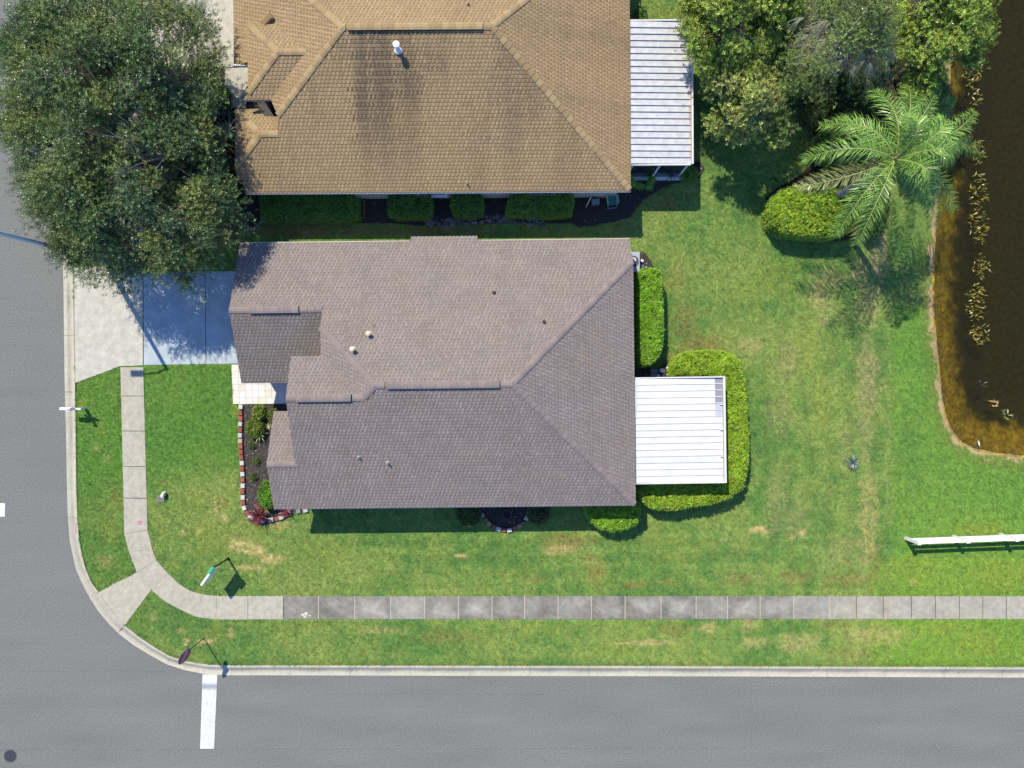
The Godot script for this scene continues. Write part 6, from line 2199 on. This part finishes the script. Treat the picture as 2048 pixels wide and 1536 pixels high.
func build_yard_things() -> void:
	var I := Basis.IDENTITY
	var rows := []
	var data := [[172, 375, "w"], [168, 425, "r"], [171, 468, "r"], [168, 512, "w"], [168, 557, "r"], [166, 602, "w"], [168, 648, "t"], [171, 690, "r"], [173, 735, "r"], [176, 778, "r"], [181, 823, "w"], [182, 868, "r"], [185, 912, "w"], [187, 957, "r"], [188, 1005, "w"], [186, 1050, "r"], [188, 1098, "w"], [190, 1140, "r"], [200, 1182, "w"], [222, 1222, "r"], [248, 1250, "w"], [295, 1272, "r"], [345, 1282, "w"], [415, 1276, "w"], [460, 1268, "r"], [495, 1258, "w"], [525, 1240, "r"], [560, 1226, "r"], [632, 1208, "g"], [690, 1200, "w"]]
	for d in data:
		rows.append([440 + d[0] / 4.0, 720 + d[1] / 4.0, d[2]])
	edging("red and white block edging along the front bed", "block edgings", rows, Vector3(0.105, 0.085, 0.118))
	rows = []
	for d in [[727, 425, "g"], [785, 505, "b"], [838, 570, "y"], [920, 625, "r"], [1000, 660, "w"], [1090, 680, "r"], [1185, 680, "w"], [1280, 645, "r"], [1358, 610, "y"], [1420, 565, "b"], [1475, 475, "w"]]:
		rows.append([880 + d[0] / 8.533, 980 + d[1] / 8.533, d[2]])
	edging("half ring of red, tan and white blocks round the terracotta pot", "block edgings", rows, Vector3(0.10, 0.085, 0.12))
	rows = []
	for d in [[670, 885], [700, 878], [748, 868], [805, 850], [848, 818], [885, 775], [915, 755]]:
		rows.append([400 + d[0] / 7.314, 340 + d[1] / 7.314, "g"])
	for i in 26:
		rows.append([540 + i * 5.6, 444.5 + 1.4 * sin(i * 0.9), "g"])
	for i in 8:
		rows.append([704 + i * 2.6, 441.0 - i * 0.9, "b"])
	for i in 6:
		rows.append([728.0, 434.0 - i * 6.0, "b"])
	edging("dark grey stone edging below the longest clipped hedge", "block edgings", rows, Vector3(0.06, 0.05, 0.062), 0.035)
	# terracotta pot
	var b := at(1014, 1026)
	var t := thing("terracotta_pot", "empty round terracotta pot in the half ring bed", "plant pot", b)
	var mb := MB.new()
	mb.lathe(b, [[0.15, 0.0], [0.21, 0.32], [0.215, 0.33], [0.24, 0.33], [0.245, 0.42], [0.205, 0.42], [0.20, 0.3]], 24, Color(0.20, 0.062, 0.036))
	put(mb, "pot", t, M.brick)
	mb = MB.new()
	mb.lathe(b + Vector3.UP * 0.28, [[0.20, 0.0], [0.0, 0.01]], 24, Color(0.012, 0.01, 0.01))
	put(mb, "soil", t, M.plain)
	# air conditioner
	b = at(1259, 529)
	b = Vector3(6.08, 0, -6.2)
	t = thing("air_conditioner", "grey air conditioner beside the mauve roof's north east corner", "air conditioner", b)
	mb = MB.new()
	mb.block(b + Vector3.UP * 0.05, Vector3(0.5, 0.06, 0.56), I, 0.015, Color(0.33, 0.32, 0.31))
	put(mb, "pad", t, M.concrete)
	mb = MB.new()
	mb.block(b + Vector3.UP * 0.46, Vector3(0.42, 0.35, 0.52), I, 0.02, Color(0.27, 0.30, 0.33))
	for k in 9:
		mb.box(b + Vector3(0.425, 0.2 + k * 0.06, 0), Vector3(0.008, 0.012, 0.48), I, Color(0.2, 0.22, 0.25))
	put(mb, "cabinet", t, M.satin)
	mb = MB.new()
	for r in [0.30, 0.24, 0.18, 0.12]:
		var pts := []
		var rad := []
		for i in 25:
			pts.append(b + Vector3(cos(TAU * i / 24) * r + 0.06, 0.835, sin(TAU * i / 24) * r - 0.02))
			rad.append(0.006)
		mb.tube(pts, rad, 4, Color(0.1, 0.11, 0.12), false)
	put(mb, "fan_grille", t, M.metal)
	mb = MB.new()
	mb.lathe(b + Vector3(0.06, 0.812, -0.02), [[0.29, 0.0], [0.28, 0.004], [0.0, 0.004]], 24, Color(0.06, 0.07, 0.08))
	put(mb, "fan_well", t, M.plain)
	mb = MB.new()
	mb.lathe(b + Vector3(0.1, 0.83, -0.1), [[0.13, 0.0], [0.12, 0.05], [0.0, 0.06]], 16, Color(0.42, 0.43, 0.42))
	put(mb, "motor_cover", t, M.satin)
	# loose stones
	var rock := MB.new()
	rock.lathe(Vector3.ZERO, [[0.9, 0.0], [1.0, 0.25], [0.75, 0.55], [0.3, 0.68], [0.0, 0.7]], 9, Color(0.95, 0.95, 0.95))
	var rm := mesh_of(rock)
	for s in [[1283.5, 522, 0.11, 0.08, Color(0.52, 0.38, 0.26), "tan stone nearest the air conditioner's upper side", 0.5], [1284, 533, 0.08, 0.12, Color(0.52, 0.38, 0.26), "long tan stone below its twin beside the air conditioner", 0.1], [1266, 507, 0.05, 0.05, Color(0.6, 0.55, 0.45), "small pale stone at the mauve roof's edge above the air conditioner", 0.0], [1324, 741, 0.15, 0.12, Color(0.36, 0.29, 0.23), "tan flat rock between the two lime hedges", 0.4], [1316, 752, 0.10, 0.10, Color(0.34, 0.28, 0.2), "small tan rock touching the square patio roof's edge", 1.0], [1334, 736, 0.06, 0.06, Color(0.33, 0.27, 0.21), "smallest tan rock beside the curving hedge", 0.2], [490, 1087, 0.035, 0.03, Color(0.5, 0.48, 0.42), "", 0.0]]:
		if s[5] == "":
			continue
		var o := put_copy(rm, numbered("stone"), self, M.brick, Transform3D(Basis(Vector3.UP, s[6]).scaled(Vector3(s[2], 0.09, s[3])), at(s[0], s[1], 0.0)))
		tag(o, s[5], "stone", "loose garden stones")
	mb = MB.new()
	mb.block(at(1308, 745) + Vector3.UP * 0.03, Vector3(0.19, 0.035, 0.2), I, 0.012, Color(0.24, 0.235, 0.24))
	var stp := put(mb, "stepping_stone", self, M.brick)
	tag(stp, "square grey stepping stone in the shade between the two lime hedges", "stepping stone")
	# utility boxes in the front lawn
	b = at(322, 997)
	t = thing("meter_box", "low grey water meter box with dark lid in the front lawn", "meter box", b)
	mb = MB.new()
	for s in [-1, 1]:
		mb.block(b + Vector3(0, 0.02, s * 0.125), Vector3(0.20, 0.05, 0.035), I, 0.008, Color(0.52, 0.53, 0.51))
		mb.block(b + Vector3(s * 0.165, 0.02, 0), Vector3(0.035, 0.05, 0.088), I, 0.008, Color(0.52, 0.53, 0.51))
	put(mb, "frame", t, M.concrete)
	mb = MB.new()
	mb.block(b + Vector3(0, 0.03, 0), Vector3(0.128, 0.03, 0.088), I, 0.006, Color(0.10, 0.105, 0.125))
	put(mb, "lid", t, M.plain)
	b = at(331, 989)
	t = thing("pipe_riser", "white capped pipe riser beside the water meter box", "pipe", b)
	mb = MB.new()
	mb.tube([b + Vector3(0.0, -0.05, -0.1), b + Vector3(0.0, 0.22, -0.1), b + Vector3(-0.03, 0.3, 0.0), b + Vector3(-0.05, 0.24, 0.1)], [0.075, 0.075, 0.075, 0.07], 10, Color(0.68, 0.69, 0.58))
	put(mb, "pipe", t, M.satin)
	mb = MB.new()
	mb.block(b + Vector3(0.08, 0.06, 0.08), Vector3(0.045, 0.05, 0.075), Basis(Vector3.UP, -0.3), 0.015, Color(0.015, 0.018, 0.015))
	put(mb, "valve", t, M.plain)
	# folding chair, tub and stick beside the tan house
	b = at(1222, 405)
	t = thing("folding_chair", "green seated folding chair against the tan house's south wall", "chair", b)
	var yaw := Basis(Vector3.UP, 0.12)
	var fr := Color(0.26, 0.31, 0.32)
	var w := func(x: float, y: float, z: float) -> Vector3: return b + yaw * Vector3(x, y, z)
	mb = MB.new()
	mb.box(w.call(0, 0.42, 0.02), Vector3(0.21, 0.012, 0.22), yaw * Basis(Vector3.RIGHT, -0.06), Color(0.03, 0.15, 0.10))
	put(mb, "seat", t, M.plain)
	mb = MB.new()
	mb.box(w.call(0, 0.66, -0.34), Vector3(0.21, 0.012, 0.24), yaw * Basis(Vector3.RIGHT, 1.05), Color(0.14, 0.18, 0.20))
	put(mb, "backrest", t, M.plain)
	for s in [-1, 1]:
		mb = MB.new()
		mb.tube([w.call(s * 0.23, 0.0, 0.3), w.call(s * 0.23, 0.44, 0.24), w.call(s * 0.23, 0.44, -0.22), w.call(s * 0.22, 0.9, -0.46)], [0.018, 0.018, 0.018, 0.018], 8, fr)
		mb.tube([w.call(s * 0.23, 0.0, -0.28), w.call(s * 0.23, 0.42, 0.1)], [0.016, 0.016], 8, fr)
		put(mb, "frame", t, M.metal)
		mb = MB.new()
		mb.block(w.call(s * 0.27, 0.63, 0.0), Vector3(0.035, 0.014, 0.22), yaw, 0.006, fr)
		mb.tube([w.call(s * 0.26, 0.44, 0.2), w.call(s * 0.27, 0.62, 0.18)], [0.014, 0.014], 6, fr)
		put(mb, "armrest", t, M.satin)
	mb = MB.new()
	mb.tube([w.call(-0.23, 0.03, 0.3), w.call(0.23, 0.03, 0.3)], [0.016, 0.016], 8, fr)
	put(mb, "crossbar", t, M.metal)
	b = at(1190, 406)
	t = thing("tub", "grey green storage tub between the white stick and the folding chair", "tub", b)
	mb = MB.new()
	mb.block(b + Vector3.UP * 0.14, Vector3(0.19, 0.14, 0.13), Basis(Vector3.UP, 0.05), 0.02, Color(0.12, 0.19, 0.20))
	put(mb, "body", t, M.satin)
	mb = MB.new()
	mb.block(b + Vector3.UP * 0.295, Vector3(0.205, 0.018, 0.145), Basis(Vector3.UP, 0.05), 0.012, Color(0.14, 0.215, 0.225))
	put(mb, "lid", t, M.satin)
	mb = MB.new()
	var p0 := at(1172, 414)
	var p1 := at(1181, 396, 0.5)
	mb.tube([p0 + Vector3.UP * 0.03, p1], [0.03, 0.026], 8, Color(0.6, 0.55, 0.5))
	mb.lathe(p1, [[0.0, -0.03], [0.045, 0.0], [0.04, 0.06], [0.0, 0.08]], 10, Color(0.6, 0.55, 0.5))
	var stick := put(mb, "garden_stake", self, M.satin)
	tag(stick, "white leaning stake with a knob beside the storage tub", "stake")
	# dark flat rock slabs and rubble in the shaded side bed
	var cr := Crowd.new()
	for k in 190:
		var x := rr(845, 1090)
		var p := at(x, 441 + rr(-9, 8) + 4.0 * sin(x * 0.03))
		cr.add(Transform3D(turned(rr(0, TAU), rr(0, 0.3), rr(0, TAU), rr(0.05, 0.13)), p), Color(0.16, 0.16, 0.16) * rr(0.5, 1.5))
	var oo := put_crowd(cr, "rubble", self, rm, M.brick)
	oo.set_meta("label", "broken grey rubble along the shaded side bed")
	# dark planter by the porch
	b = at(535, 826)
	t = thing("planter", "dark planter standing in the bed beside the porch corner", "planter", b)
	mb = MB.new()
	mb.lathe(b, [[0.09, 0.0], [0.13, 0.3], [0.14, 0.32], [0.11, 0.32], [0.10, 0.25], [0.0, 0.25]], 14, Color(0.02, 0.022, 0.022))
	put(mb, "pot", t, M.satin)
	# small ball-like thing on the pond edge: pale bottle
	b = at(1958, 888)
	mb = MB.new()
	mb.tube([b + Vector3(-0.02, -0.02, -0.16), b + Vector3(0, 0.0, 0.02), b + Vector3(0.01, 0.02, 0.07), b + Vector3(0.01, 0.02, 0.12)], [0.04, 0.045, 0.02, 0.018], 9, Color(0.42, 0.47, 0.45))
	var bot := put(mb, "bottle", self, M.satin)
	tag(bot, "pale plastic bottle lying on the pond's south bank", "bottle")
